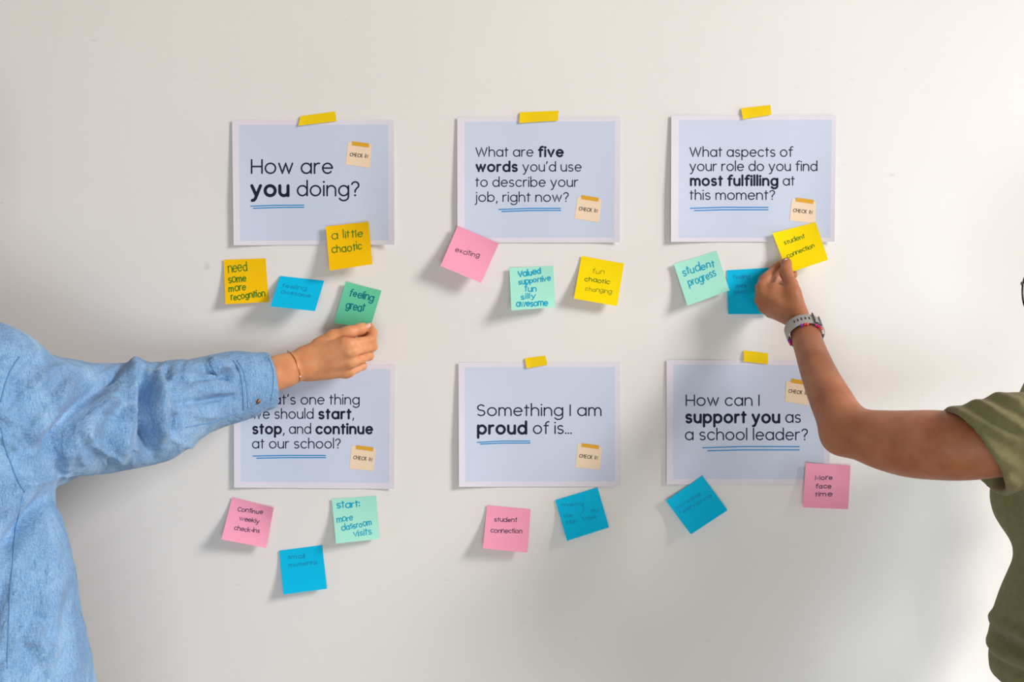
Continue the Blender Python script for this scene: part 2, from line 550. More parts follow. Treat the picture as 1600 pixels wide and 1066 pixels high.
# ------------------------------------------------------------------ the six question sheets
PAPERS = [
    dict(c=[(362.5, 188), (615.5, 187.6), (616, 382.4), (365, 383.4)], panel=(372.6, 195, 607, 375.5), L=9, Rr=11, bl=1,
         lines=[("How are", (393.2, 271.6), (519, 271.6), 17.2), ("*you* doing?", (392.5, 306.6), (560.5, 306.6), 17.2)],
         under=[((392, 322.3), (430, 320.9), (474.5, 320.7)), ((396, 325.7), (430, 324.4), (474.5, 323.9))],
         badge=[(543.8, 222), (581, 226), (578, 262.5), (540, 257)], btape=[(550.6, 220.8), (576.5, 224.2), (576.5, 230.5), (550, 227)],
         btext=((546.5, 244.2), (574.5, 247)), label="white sheet reading 'How are you doing?' taped to the wall"),
    dict(c=[(714.4, 183.3), (969.8, 182.7), (968.4, 379), (714.6, 379.4)], panel=(725.6, 190.2, 959.8, 371.5), L=9, Rr=5, bl=0,
         lines=[("What are *five*", (743.8, 244.8), (880, 244.8), 11), ("*words* you'd use", (744, 268), (908, 268), 11),
                ("to describe your", (743.5, 292), (902.6, 292), 11), ("job, right now?", (743.5, 315.4), (888, 315.4), 11)],
         under=[((779.6, 327.4), (830, 325.6), (876, 325.6)), ((784.3, 330.6), (830, 329), (876, 328.9))],
         badge=[(902.6, 307.5), (940.4, 312), (935.6, 347.8), (897.9, 341.3)], btape=[(909, 305), (935.6, 309), (935, 315), (908.4, 311.1)],
         btext=((904.4, 328.8), (933, 332.2)), label="white taped sheet asking for five words about your job"),
    dict(c=[(1048.8, 180.6), (1306.8, 180.1), (1304, 378), (1048.3, 378)], panel=(1060.5, 187.6, 1297.4, 371.7), L=11, Rr=7, bl=0,
         lines=[("What aspects of", (1078.3, 245), (1238, 245), 11.2), ("your role do you find", (1078.3, 267.3), (1276.5, 267.3), 11.2),
                ("*most fulfilling* at", (1079, 290), (1241, 290), 11.2), ("this moment?", (1078.3, 312.3), (1210.3, 312.3), 11.2)],
         under=[((1078.8, 325.6), (1130, 324), (1200, 324.1)), ((1085, 329.3), (1130, 327.9), (1200, 327.9))],
         badge=[(1237.6, 310.7), (1275, 315.4), (1274, 349), (1233.6, 344.7)], btape=[(1244, 308.8), (1271.6, 312.3), (1270.7, 318.8), (1243.4, 314.8)],
         btext=((1239.2, 331.4), (1269, 334.6)), label="white sheet asking which aspects of your role are most fulfilling"),
    dict(c=[(365, 571), (617.3, 570.3), (615.5, 764.2), (365.8, 762)], panel=(375.5, 577.5, 608, 755), L=8, Rr=5, bl=1,
         lines=[("What's one thing", (394.7, 632.2), (561.2, 632.2), 11.4), ("we should *start*,", (394.7, 654.6), (552.5, 654.6), 11.4),
                ("*stop*, and *continue*", (395, 678), (582, 678), 11.4), ("at our school?", (394.7, 701), (531.5, 701), 11.4)],
         under=[((395.3, 712.8), (450, 711.8), (508.8, 711.9)), ((401.3, 716.2), (450, 715.2), (508.8, 715.2))],
         badge=[(549.5, 697), (587.6, 702.4), (583.5, 736.4), (546, 732.3)], btape=[(556.7, 695.8), (583.5, 699.3), (582.9, 705.3), (556, 701.8)],
         btext=((552, 717.6), (581, 721)), label="white sheet asking what to start, stop and continue, under the denim sleeve"),
    dict(c=[(716.4, 566.6), (968.9, 566.4), (968.9, 760.2), (717, 761)], panel=(726, 573.8, 961, 752.2), L=12, Rr=6, bl=0,
         lines=[("Something I am", (746, 650.2), (938.9, 650.2), 13.6), ("*proud* of is...", (746.4, 678.2), (892.3, 678.2), 13.6)],
         under=[((745.6, 691.5), (785, 689.4), (828, 689.4)), ((750.8, 694), (785, 692.6), (828, 692.5))],
         badge=[(902.8, 693), (940.7, 700), (937, 734), (899.5, 730.3)], btape=[(909, 692.5), (936, 696.2), (935.7, 702.2), (908.5, 698.2)],
         btext=((905, 715.2), (933.5, 718.4)), label="white taped sheet reading 'Something I am proud of is...'"),
    dict(c=[(1041.6, 562.4), (1297.5, 563.5), (1296, 757.5), (1041.6, 757)], panel=(1051.7, 569.8, 1287, 749.2), L=9, Rr=7, bl=0,
         lines=[("How can I", (1072.3, 634.4), (1186, 634.4), 13.2), ("*support you* as", (1071.6, 660.8), (1250.6, 660.8), 13.2),
                ("a school leader?", (1071.2, 688), (1261.5, 688), 13.2)],
         under=[((1098, 700), (1160, 698), (1249, 698.2)), ((1106, 704.6), (1160, 703.2), (1249, 703.2))],
         badge=[(1228.8, 595.7), (1266, 600), (1263, 634), (1226.5, 627.4)], btape=[(1237, 591.7), (1263, 596), (1262.6, 602), (1236.4, 598)],
         btext=((1232, 613.8), (1262, 617.4)), label="white sheet asking how to support you as a school leader, behind the bare forearm"),
]

rngp = random.Random(5)
for k, q in enumerate(PAPERS):
    ph = rngp.uniform(0, 6)

    def lift(u, v, q=q, ph=ph):
        lo = 0.0010 + (q['L'] * .68 * max(0, 1 - u * 2.6) ** 2 * (0.35 + 0.65 * min(1, max(0, v) * 1.6)) +
                       q['Rr'] * max(0, 1 - (1 - u) * 4) ** 2 * (0.15 + 0.85 * v)) * 1e-3
        lo += 0.0016 * max(0, v - .15) * (0.5 + 0.5 * math.sin(u * 5.2 + ph))
        return lo
    sh = Sheet(q['c'], lift)
    root_loc = sh.at(0.5, 0.0)
    pl = q['panel']
    tl, br = np.array(q['c'][0]), np.array(q['c'][2])
    ua, va = (pl[0] - tl[0]) / (br[0] - tl[0]), (pl[1] - tl[1]) / (br[1] - tl[1])
    ub, vb = (pl[2] - tl[0]) / (br[0] - tl[0]), (pl[3] - tl[1]) / (br[1] - tl[1])
    root = sh.mesh('question_sheet', 40, 24, [MAT['sheet'], MAT['panel']], (ua, va, ub, vb))
    tag(root, q['label'], 'poster', 'question sheets taped to the wall')
    light, bold, und = Ink(), Ink(), Ink()
    for text, a, b, unit in q['lines']:
        light.line(text, a, b, unit, unit * 0.146, gap=0.30, space=0.5, bold_w=unit * 0.285, other=bold)
    for st in q['under']:
        und.stroke(list(st), 1.7)
    light.build('lettering', sh, MAT['ink_light'], root)
    if bold.v:
        tag(bold.build('bold_lettering', sh, MAT['ink'], root), 'bold navy lettering')
    tag(und.build('underline', sh, MAT['blue_line'], root), 'double blue underline')
    bd = quad_mesh('printed_note', sh, q['badge'], MAT['badge'], root, 0.0003)
    tag(bd, "printed peach note reading 'CHECK IN'")
    bt = quad_mesh('printed_tape', sh, q['btape'], MAT['badge_tape'], bd, 0.0006)
    bt.matrix_parent_inverse = Matrix.Identity(4)
    ci = Ink()
    ci.line("CHECK IN", q['btext'][0], q['btext'][1], 4.3, 0.8, gap=0.45, space=0.9, jit=0.7, slant=0.08, rng=random.Random(2))
    cl = ci.build('lettering', sh, MAT['black_print'], bd, 0.0006)
    cl.matrix_parent_inverse = Matrix.Identity(4)

# ------------------------------------------------------------------ strips of yellow tape
TAPES = [([(469.5, 181.4), (523.6, 174), (525.8, 189.3), (466, 196.7)], "yellow tape strip above the 'How are you doing?' sheet"),
         ([(812.4, 175.5), (873, 173), (871.7, 188.7), (811.3, 192.4)], 'yellow tape strip holding the five words sheet, longest of the strips'),
         ([(1157.8, 169.2), (1203.6, 164), (1205.5, 179.3), (1160.7, 186.4)], 'yellow tape strip holding the sheet about most fulfilling aspects'),
         ([(820, 559.8), (852, 555.8), (855.5, 570), (823, 576)], "short yellow tape strip holding the 'Something I am proud of' sheet"),
         ([(1162, 547.6), (1200, 552.3), (1200, 569.4), (1162, 565.2)], "yellow tape strip holding the 'How can I support you' sheet")]
for c, lab in TAPES:
    sh = Sheet(c, lambda u, v: 0.0008 + 0.0022 * min(1, max(0, v * 2.2)) + 0.0012 * max(0, 1 - u * 6))
    o = sh.mesh('tape_strip', 8, 6, [MAT['tape']], thick=0.0002)
    tag(o, lab, 'tape', 'yellow tape strips')

# ------------------------------------------------------------------ sticky notes
NOTES = [
    # corners TL TR BR BL, lifts in mm TL TR BR BL, material, ink, lines (text, start, end, x-height, width), label
    ([(349.4, 406), (415, 403.8), (419.7, 472), (352.2, 475.4)], (2, 1, 6, 16), 'amber', 'pen_green',
     [("need", (357.5, 427), (386, 422.5), 10.5, 1.5), ("some", (358, 443.5), (385, 439.5), 8.4, 1.7), ("more", (358, 456), (384, 453.5), 8, 1.6),
      ("recognition", (361.5, 470), (414, 462.5), 7.4, 1.6)], "amber sticky note handwritten 'need some more recognition'"),
    ([(437.5, 431.3), (506.5, 438.8), (492.3, 486.3), (422.5, 479)], (1, 1, 44, 46), 'blue', 'pen_faint',
     [("feeling", (441, 449), (478, 453.5), 4.4, 0.9), ("awesome", (439.5, 458), (484.5, 465.5), 4.6, 0.9)],
     "blue sticky note curling off the wall between an amber and a green note"),
    ([(508.8, 354), (575.7, 346.6), (581.9, 413), (515.3, 423)], (4, 12, 20, 24), 'amber', 'pen_green',
     [("a little", (519.3, 375), (567, 369), 8.6, 1.4), ("chaotic", (519.3, 396.5), (565.5, 389.5), 8.8, 1.5)],
     "amber sticky note handwritten 'a little chaotic' on the sheet's bottom edge"),
    ([(540.3, 440.3), (596, 454.4), (578.5, 512), (521.5, 505)], (8, 3, 45, 16), 'green', 'pen_petrol',
     [("feeling", (546, 462.5), (582, 471), 8, 1.8), ("great", (540, 482.5), (568, 487), 8.6, 1.8)],
     "green sticky note 'feeling great' pinched by the hand in the denim sleeve"),
    ([(715, 353), (779.4, 380.6), (751.6, 442.4), (688.4, 415.6)], (3, 5, 20, 22), 'pink', 'pen_grey',
     [("exciting", (711, 393.5), (748, 402.5), 5.4, 1.0)], "pink sticky note handwritten 'exciting' over a sheet's corner"),
    ([(796, 418.4), (864.4, 415.6), (867.4, 480), (799, 485.4)], (7, 2, 15, 34), 'mint', 'pen_teal',
     [("Valued", (810, 433), (845, 428), 6.4, 2.0), ("supportive", (811, 445), (860, 438), 6, 1.7), ("fun", (820, 456), (838, 455), 6.8, 1.6),
      ("silly", (814, 468), (837, 466), 6, 1.6), ("awesome", (807, 479.5), (855, 478), 6.6, 1.9)],
     "mint sticky note with five words from 'Valued' to 'awesome'"),
    ([(908.6, 400), (975, 412), (964, 478.4), (896.6, 466.6)], (2, 2, 18, 20), 'yellow', 'pen_olive',
     [("fun", (926, 427.5), (944, 428), 5, 0.9), ("changing", (914.5, 454), (955, 459), 4.8, 0.9)],
     "yellow sticky note handwritten 'fun chaotic changing'"),
    ([(1052.7, 413), (1119.6, 392), (1140, 454), (1074.2, 477.9)], (7, 4, 12, 24), 'mint', 'pen_teal',
     [("student", (1068, 431.5), (1116.5, 416.5), 8.6, 1.8), ("progress", (1077.5, 447.5), (1119, 431.5), 8.8, 1.7)],
     "mint sticky note handwritten 'student progress', tilted beside a blue note"),
    ([(1135.8, 422.4), (1203, 418.5), (1207, 491), (1138, 491)], (1, 1, 9, 13), 'blue', 'pen_faint',
     [("feeling", (1146, 436), (1172, 435), 4.4, 0.9), ("more", (1150, 450), (1166, 449), 4.4, 0.9), ("seen", (1147, 459.5), (1168, 458.5), 4.4, 0.9)],
     'blue sticky note half hidden behind the hand wearing a grey watch'),
    ([(1207, 364.5), (1274.5, 347.3), (1294, 406), (1231, 427)], (9, 8, 24, 33), 'yellow', 'pen_green',
     [("student", (1226.5, 383), (1257.5, 371.5), 5, 1.0), ("connection", (1231, 404), (1273, 386), 5, 1.0)],
     "yellow sticky note 'student connection' pinched between thumb and finger"),
    ([(362.8, 777), (427.5, 793.8), (416, 856.6), (346, 843)], (2, 9, 16, 28), 'pink', 'pen_grey',
     [("Continue", (371, 799), (410, 804), 5, 1.1), ("weekly", (374, 813.5), (404, 818), 4.8, 1.1), ("check-ins", (366, 828), (405, 833.5), 5, 1.1)],
     "pink sticky note handwritten 'Continue weekly check-ins'"),
    ([(518.4, 780), (588, 775), (592.5, 842.5), (525, 849.6)], (3, 2, 10, 24), 'mint', 'pen_teal',
     [("start:", (527, 795.5), (561.5, 791), 7.6, 1.9), ("more", (527, 817), (551, 813.5), 6.8, 1.5), ("classroom", (534.5, 829.5), (581, 820), 6.8, 1.5),
      ("visits", (553, 839), (580.5, 835), 6.6, 1.5)], "mint sticky note handwritten 'start: more classroom visits'"),
    ([(436.3, 860.7), (503.4, 852), (511, 920.3), (443, 929.3)], (2, 1, 12, 18), 'blue', 'pen_faint',
     [("small", (450, 873.5), (476, 872.5), 4.8, 1.0), ("moments!", (452, 886.5), (495, 882), 4.6, 0.9)],
     'blue sticky note lowest on the wall, below the pink and mint notes'),
    ([(760.9, 789.7), (829.3, 795.9), (824, 863.8), (754.7, 857.2)], (2, 1, 20, 26), 'pink', 'pen_grey',
     [("student", (772.5, 815), (807, 816), 5, 1.1), ("connection", (767, 832), (815, 834), 5, 1.1)],
     "pink sticky note handwritten 'student connection'"),
    ([(867.6, 781.6), (933.8, 762), (951.6, 824.4), (886, 845.4)], (2, 3, 14, 26), 'blue', 'pen_faint',
     [("making", (878, 793), (912, 789.5), 4.2, 0.8), ("use", (881, 808.5), (894, 807.5), 4.2, 0.8), ("plan", (885, 819), (902, 817), 4.2, 0.8),
      ("my", (924, 800.5), (935, 800), 4, 0.8), ("work", (912.5, 813.5), (932, 810.5), 4.2, 0.9)],
     "blue sticky note beside the pink 'student connection' note"),
    ([(1040.6, 782.9), (1097.6, 743.6), (1136.9, 797.5), (1079.5, 835.4)], (14, 6, 14, 30), 'blue', 'pen_faint',
     [("increase", (1058.5, 796.5), (1095, 774), 4.2, 0.8), ("relevance", (1063.5, 804.5), (1113, 776), 4.2, 0.8)],
     'blue sticky note turned like a diamond below a sheet corner'),
    ([(1259, 723.2), (1329, 728), (1325.3, 796), (1254.4, 792.9)], (3, 2, 10, 12), 'pink', 'pen_grey',
     [("More", (1274, 750.5), (1300.5, 750), 5.4, 1.2), ("face", (1275, 763.5), (1298.5, 763.3), 5.2, 1.2), ("time", (1274, 776), (1299.5, 775.7), 5.2, 1.2)],
     "pink sticky note handwritten 'More face time'"),
]
ON_PAPER = {2: 6, 4: 8, 9: 2, 15: 1, 16: 6}
rngn = random.Random(11)
for k, (c, lf, m, ink, lines, lab) in enumerate(NOTES):
    base = ON_PAPER.get(k, 0) * 1e-3

    def lift(u, v, lf=lf, base=base, k=k):
        top = lf[0] * (1 - u) ** 2 + lf[1] * u ** 2
        bot = lf[3] * (1 - u) + lf[2] * u
        e = 1.25 if k == 1 else 1.75
        vv = max(0, v)
        return base + 0.0006 + (top * (1 - vv) + bot * vv ** e) * 1e-3 + (0.006 * max(0, u + (1 - vv) - 1.62) if k in (10, 16) else 0)
    sh = Sheet(c, lift)
    o = sh.mesh('sticky_note', 16, 20, [MAT[m]], thick=0.00015)
    tag(o, lab, 'sticky note', 'square sticky notes on the wall')
    I = Ink()
    for text, a, b, unit, w in lines:
        I.line(text, a, b, unit, w, gap=0.30, space=0.75, jit=0.9, slant=0.06, rng=rngn)
    if k == 14:
        I.stroke([(911, 790), (913, 798), (905.5, 804), (912, 812)], 0.8)
    I.build('handwriting', sh, MAT[ink], o)
    if k == 6:
        J = Ink()
        J.line("chaotic", (913.5, 439), (952, 444), 5, 1.1, gap=0.30, space=0.75, jit=0.9, rng=rngn)
        tag(J.build('handwriting', sh, MAT['pen_green'], o), 'darker green word')

# ------------------------------------------------------------------ bodies and clothes: distance fields meshed with surface nets
def smin(a, b, k):
    if k <= 0:
        return np.minimum(a, b)
    h = np.clip(0.5 + 0.5 * (b - a) / k, 0, 1)
    return b * (1 - h) + a * h - k * h * (1 - h)


class Cone:
    """rounded cone from a to b; flat = (direction, ratio) squeezes it along a direction"""
    def __init__(self, a, b, ra, rb, k=0.01, flat=None):
        self.a, self.b, self.ra, self.rb, self.k = np.array(a, float), np.array(b, float), ra, rb, k
        self.flat = None
        if flat:
            f = np.array(flat[0], float)
            self.flat = (f / np.linalg.norm(f), flat[1])
        r = max(ra, rb)
        self.lo, self.hi = np.minimum(self.a, self.b) - r, np.maximum(self.a, self.b) + r

    def d(self, X, Y, Z):
        ba = self.b - self.a
        l2 = max(ba @ ba, 1e-12)
        px, py, pz = X - self.a[0], Y - self.a[1], Z - self.a[2]
        t = np.clip((px * ba[0] + py * ba[1] + pz * ba[2]) / l2, 0, 1)
        qx, qy, qz = px - t * ba[0], py - t * ba[1], pz - t * ba[2]
        if self.flat:
            f, s = self.flat
            c = (qx * f[0] + qy * f[1] + qz * f[2]) * (1 / s - 1)
            qx, qy, qz = qx + f[0] * c, qy + f[1] * c, qz + f[2] * c
        return np.sqrt(qx * qx + qy * qy + qz * qz) - (self.ra + (self.rb - self.ra) * t)


class Ell:
    def __init__(self, c, r, axes=None, k=0.01):
        self.c, self.r, self.k = np.array(c, float), np.array(r, float), k
        self.A = np.eye(3) if axes is None else np.array(axes, float)
        m = max(r)
        self.lo, self.hi = self.c - m, self.c + m

    def d(self, X, Y, Z):
        px, py, pz = X - self.c[0], Y - self.c[1], Z - self.c[2]
        k0 = k1 = 0
        for a, r in zip(self.A, self.r):
            q = px * a[0] + py * a[1] + pz * a[2]
            k0 = k0 + (q / r) ** 2
            k1 = k1 + (q / r / r) ** 2
        k0, k1 = np.sqrt(k0), np.sqrt(k1) + 1e-9
        return k0 * (k0 - 1) / k1


class Group:
    def __init__(self, prims, k):
        self.prims, self.k = prims, k
        self.lo = np.min([p.lo for p in prims], 0)
        self.hi = np.max([p.hi for p in prims], 0)

    def d(self, X, Y, Z):
        v = None
        for p in self.prims:
            e = p.d(X, Y, Z)
            v = e if v is None else smin(v, e, p.k)
        return v


class Cut:
    """subtract a shape (within its bounds), k rounds the rim"""
    def __init__(self, prim, k=0.002):
        self.p, self.k = prim, k
        self.lo, self.hi = prim.lo, prim.hi


class Plane:
    """remove what lies beyond the plane c + n inside a box"""
    def __init__(self, c, n, lo, hi):
        self.c, self.n = np.array(c, float), np.array(n, float) / np.linalg.norm(n)
        self.lo, self.hi = np.array(lo, float), np.array(hi, float)

    def d(self, X, Y, Z):
        return -((X - self.c[0]) * self.n[0] + (Y - self.c[1]) * self.n[1] + (Z - self.c[2]) * self.n[2])


def axis(lo, hi, coarse, fine):
    """grid lines lo..hi with finer spans (a, b, step)"""
    out, x = [lo], lo
    while x < hi:
        st = coarse
        for a, b, s in fine:
            m = 0.03
            if a - m <= x <= b + m:
                st = min(st, s if a <= x <= b else s + (coarse - s) * (max(a - x, x - b) / m))
        x += st
        out.append(x)
    return np.array(out)


EDGES = [(a, b) for a in range(8) for b in range(a + 1, 8) if bin(a ^ b).count('1') == 1]


def surface_nets(ops, xs, ys, zs):
    F = np.full((len(xs), len(ys), len(zs)), 1.0, np.float32)
    for op in ops:
        m = 0.03 + getattr(op, 'k', 0)
        if isinstance(op, Plane):
            m = 0
        sl = []
        for ax, lo, hi in zip((xs, ys, zs), op.lo, op.hi):
            i, j = np.searchsorted(ax, lo - m), np.searchsorted(ax, hi + m)
            sl.append(slice(max(0, i - 1), min(len(ax), j + 1)))
        X, Y, Z = np.meshgrid(xs[sl[0]], ys[sl[1]], zs[sl[2]], indexing='ij', sparse=True)
        cur = F[tuple(sl)]
        if not cur.size:
            continue
        if isinstance(op, Cut):
            F[tuple(sl)] = -smin(-cur, op.p.d(X, Y, Z), op.k)
        elif isinstance(op, Plane):
            F[tuple(sl)] = np.maximum(cur, -op.d(X, Y, Z))
        else:
            F[tuple(sl)] = smin(cur, op.d(X, Y, Z), op.k)
    F[F == 0] = 1e-6
    I = F < 0
    n = I[:-1, :-1, :-1].astype(np.int8)
    tot = np.zeros_like(n)
    for dx in (0, 1):
        for dy in (0, 1):
            for dz in (0, 1):
                tot += I[dx:I.shape[0] - 1 + dx, dy:I.shape[1] - 1 + dy, dz:I.shape[2] - 1 + dz]
    act = (tot > 0) & (tot < 8)
    ci, cj, ck = np.nonzero(act)
    idx = np.full(act.shape, -1, np.int32)
    idx[ci, cj, ck] = np.arange(len(ci))
    val = np.stack([F[ci + (c >> 2 & 1), cj + (c >> 1 & 1), ck + (c & 1)] for c in range(8)], 1)
    pos = np.stack([np.stack([xs[ci + (c >> 2 & 1)], ys[cj + (c >> 1 & 1)], zs[ck + (c & 1)]], 1) for c in range(8)], 1)
    acc = np.zeros((len(ci), 3))
    cnt = np.zeros(len(ci))
    for a, b in EDGES:
        va, vb = val[:, a], val[:, b]
        x = (va < 0) != (vb < 0)
        t = np.where(x, va / np.where(x, va - vb, 1), 0)
        acc += np.where(x[:, None], pos[:, a] + (pos[:, b] - pos[:, a]) * t[:, None], 0)
        cnt += x
    V = acc / cnt[:, None]
    faces = []
    for ax in range(3):
        sa = [slice(None)] * 3
        sb = [slice(None)] * 3
        sa[ax], sb[ax] = slice(0, -1), slice(1, None)
        A, Bm = I[tuple(sa)], I[tuple(sb)]
        e = np.argwhere(A != Bm)
        o1, o2 = [(1, 2), (2, 0), (0, 1)][ax]
        ok = (e[:, o1] > 0) & (e[:, o2] > 0) & (e[:, o1] < F.shape[o1] - 1) & (e[:, o2] < F.shape[o2] - 1)
        e = e[ok]
        q = []
        for d1, d2 in ((0, 0), (-1, 0), (-1, -1), (0, -1)):
            g = e.copy()
            g[:, o1] += d1
            g[:, o2] += d2
            q.append(idx[g[:, 0], g[:, 1], g[:, 2]])
        q = np.stack(q, 1)
        inside = A[e[:, 0], e[:, 1], e[:, 2]]
        q[~inside] = q[~inside][:, ::-1]
        faces.append(q)
    Q = np.concatenate(faces)
    Q = Q[(Q >= 0).all(1)]
    return V, Q


def vnormals(V, Q):
    N = np.zeros_like(V)
    n = np.cross(V[Q[:, 2]] - V[Q[:, 0]], V[Q[:, 3]] - V[Q[:, 1]])
    for c in range(4):
        np.add.at(N, Q[:, c], n)
    return N / (np.linalg.norm(N, axis=1)[:, None] + 1e-12)


def relax(V, Q, it, w=0.5, mask=None):
    E = np.concatenate([Q[:, [0, 1]], Q[:, [1, 2]], Q[:, [2, 3]], Q[:, [3, 0]]])
    for _ in range(it):
        acc = np.zeros_like(V)
        cnt = np.zeros(len(V))
        np.add.at(acc, E[:, 0], V[E[:, 1]])
        np.add.at(acc, E[:, 1], V[E[:, 0]])
        np.add.at(cnt, E[:, 0], 1)
        np.add.at(cnt, E[:, 1], 1)
        step = (acc / np.maximum(cnt, 1)[:, None] - V) * w
        if mask is not None:
            step *= mask[:, None]
        V = V + step
    return V


def npmesh(name, V, Q, m):
    me = bpy.data.meshes.new(name)
    me.vertices.add(len(V))
    me.vertices.foreach_set('co', np.ascontiguousarray(V, np.float32).ravel())
    me.loops.add(Q.size)
    me.loops.foreach_set('vertex_index', np.ascontiguousarray(Q, np.int32).ravel())
    me.polygons.add(len(Q))
    me.polygons.foreach_set('loop_start', np.arange(0, Q.size, 4, dtype=np.int32))
    me.polygons.foreach_set('loop_total', np.full(len(Q), 4, np.int32))
    me.update(calc_edges=True)
    me.validate()
    return link(name, me, mats=[m])


def seg_dist(p, a, b):
    ba = b - a
    t = np.clip(((p - a) @ ba) / (ba @ ba), 0, 1)
    return np.linalg.norm(p - a - t[:, None] * ba, axis=1), t


def folds(V, Q, defs, gain=1.0, tight=1.0, frontal=True, normals_relax=6):
    """press creases (negative) and ridges (positive) into cloth along polylines; each def: points xz, width, height"""
    N = vnormals(relax(V, Q, normals_relax), Q)
    w = np.clip(0.6 - N[:, 1] * 0.9, 0, 1) if frontal else np.ones(len(V))
    q = V[:, [0, 2]]
    disp = np.zeros(len(V))
    for pts, width, h in defs:
        pts = np.array(pts)
        best = np.full(len(V), 9.0)
        tt = np.zeros(len(V))
        L = np.concatenate([[0], np.cumsum(np.linalg.norm(np.diff(pts, axis=0), axis=1))])
        for i in range(len(pts) - 1):
            d, t = seg_dist(q, pts[i], pts[i + 1])
            s = (L[i] + t * (L[i + 1] - L[i])) / L[-1]
            m = d < best
            best[m], tt[m] = d[m], s[m]
        fade = np.clip(np.minimum(tt, 1 - tt) * 5 + 0.15, 0, 1)
        disp += h * gain * fade * np.exp(-(best / (width * tight)) ** 2)
    return V + N * (disp * w)[:, None]


def px2xz(pts, dfn):
    out = []
    for x, y in pts:
        p = P(x, y, dfn(x, y) if callable(dfn) else dfn)
        out.append((p[0], p[2]))
    return out


def smooth_line(pts, n=6):
    """Catmull-Rom through points"""
    pts = [np.array(p, float) for p in pts]
    pts = [2 * pts[0] - pts[1]] + pts + [2 * pts[-1] - pts[-2]]
    out = []
    for i in range(1, len(pts) - 2):
        a, b, c, d = pts[i - 1:i + 3]
        for k in range(n):
            t = k / n
            out.append(0.5 * (2 * b + (c - a) * t + (2 * a - 5 * b + 4 * c - d) * t * t + (3 * b - a - 3 * c + d) * t ** 3))
    out.append(pts[-2])
    return out


def tube(name, pts, r, m, parent=None, closed=False, n=8, flat=None):
    pts = [np.array(p, float) for p in pts]
    v, f = [], []
    up = np.array([0.3, -0.9, 0.2])
    N = len(pts)
    for i, p in enumerate(pts):
        a = pts[(i - 1) % N] if closed or i > 0 else pts[i]
        b = pts[(i + 1) % N] if closed or i < N - 1 else pts[i]
        t = (b - a) / (np.linalg.norm(b - a) + 1e-12)
        u = up - t * (up @ t)
        u /= np.linalg.norm(u)
        w = np.cross(t, u)
        for k in range(n):
            an = 2 * math.pi * k / n
            v.append(p + u * math.cos(an) * r * (flat or 1) + w * math.sin(an) * r)
    for i in range(N if closed else N - 1):
        for k in range(n):
            a, b = i * n + k, i * n + (k + 1) % n
            c, d = ((i + 1) % N) * n + (k + 1) % n, ((i + 1) % N) * n + k
            f.append((a, b, c, d))
    if not closed:
        f.append(tuple(range(n - 1, -1, -1)))
        f.append(tuple((N - 1) * n + k for k in range(n)))
    o = pydata(name, v, f, mats=[m])
    if parent:
        set_parent(o, parent)
    return o


def chain(pts, k=0.01, flat=None):
    """pts: (px, py, distance, radius px)"""
    out = []
    if k == 'spline':
        pts, k = smooth_line(pts, 5), 0.002
    for (a, b) in zip(pts, pts[1:]):
        out.append(Cone(P(*a[:3]), P(*b[:3]), PR(a[3], a[2]), PR(b[3], b[2]), k, flat))
    return out


def blob(name, prims, step, m, parent, it=2, ops=()):
    g = list(prims)
    lo = np.min([p.lo for p in g], 0) - 0.012
    hi = np.max([p.hi for p in g], 0) + 0.012
    V, Q = surface_nets(g + list(ops), *[np.arange(a, b + step, step) for a, b in zip(lo, hi)])
    V = relax(V, Q, it)
    o = npmesh(name, V, Q, m)
    if parent:
        set_parent(o, parent)
    return o


def nail(name, c, axis_dir, normal, w, l, m, parent):
    """slightly domed fingernail plate"""
    a = np.array(axis_dir, float); a /= np.linalg.norm(a)
    n = np.array(normal, float); n -= a * (n @ a); n /= np.linalg.norm(n)
    s = np.cross(a, n)
    v, f = [], []
    R_, C_ = 8, 8
    for i in range(R_ + 1):
        for j in range(C_ + 1):
            u, t = -1 + 2 * j / C_, -1 + 2 * i / R_
            wid = w * (1 - 0.25 * max(0, t) ** 3 - 0.2 * max(0, -t) ** 3)
            v.append(np.array(c) + s * u * wid + a * (t * l + (1 - u * u) * l * .18 * (1 if t > 0 else -.6) * abs(t)) + n * (0.0016 * (1 - u * u) - 0.0026 * u * u * 0.9 + 0.0002))
    for i in range(R_):
        for j in range(C_):
            k = i * (C_ + 1) + j
            f.append((k, k + 1, k + C_ + 2, k + C_ + 1))
    o = pydata(name, v, f, mats=[m])
    o.modifiers.new('thickness', 'SOLIDIFY').thickness = 0.0008
    set_parent(o, parent)
    return o


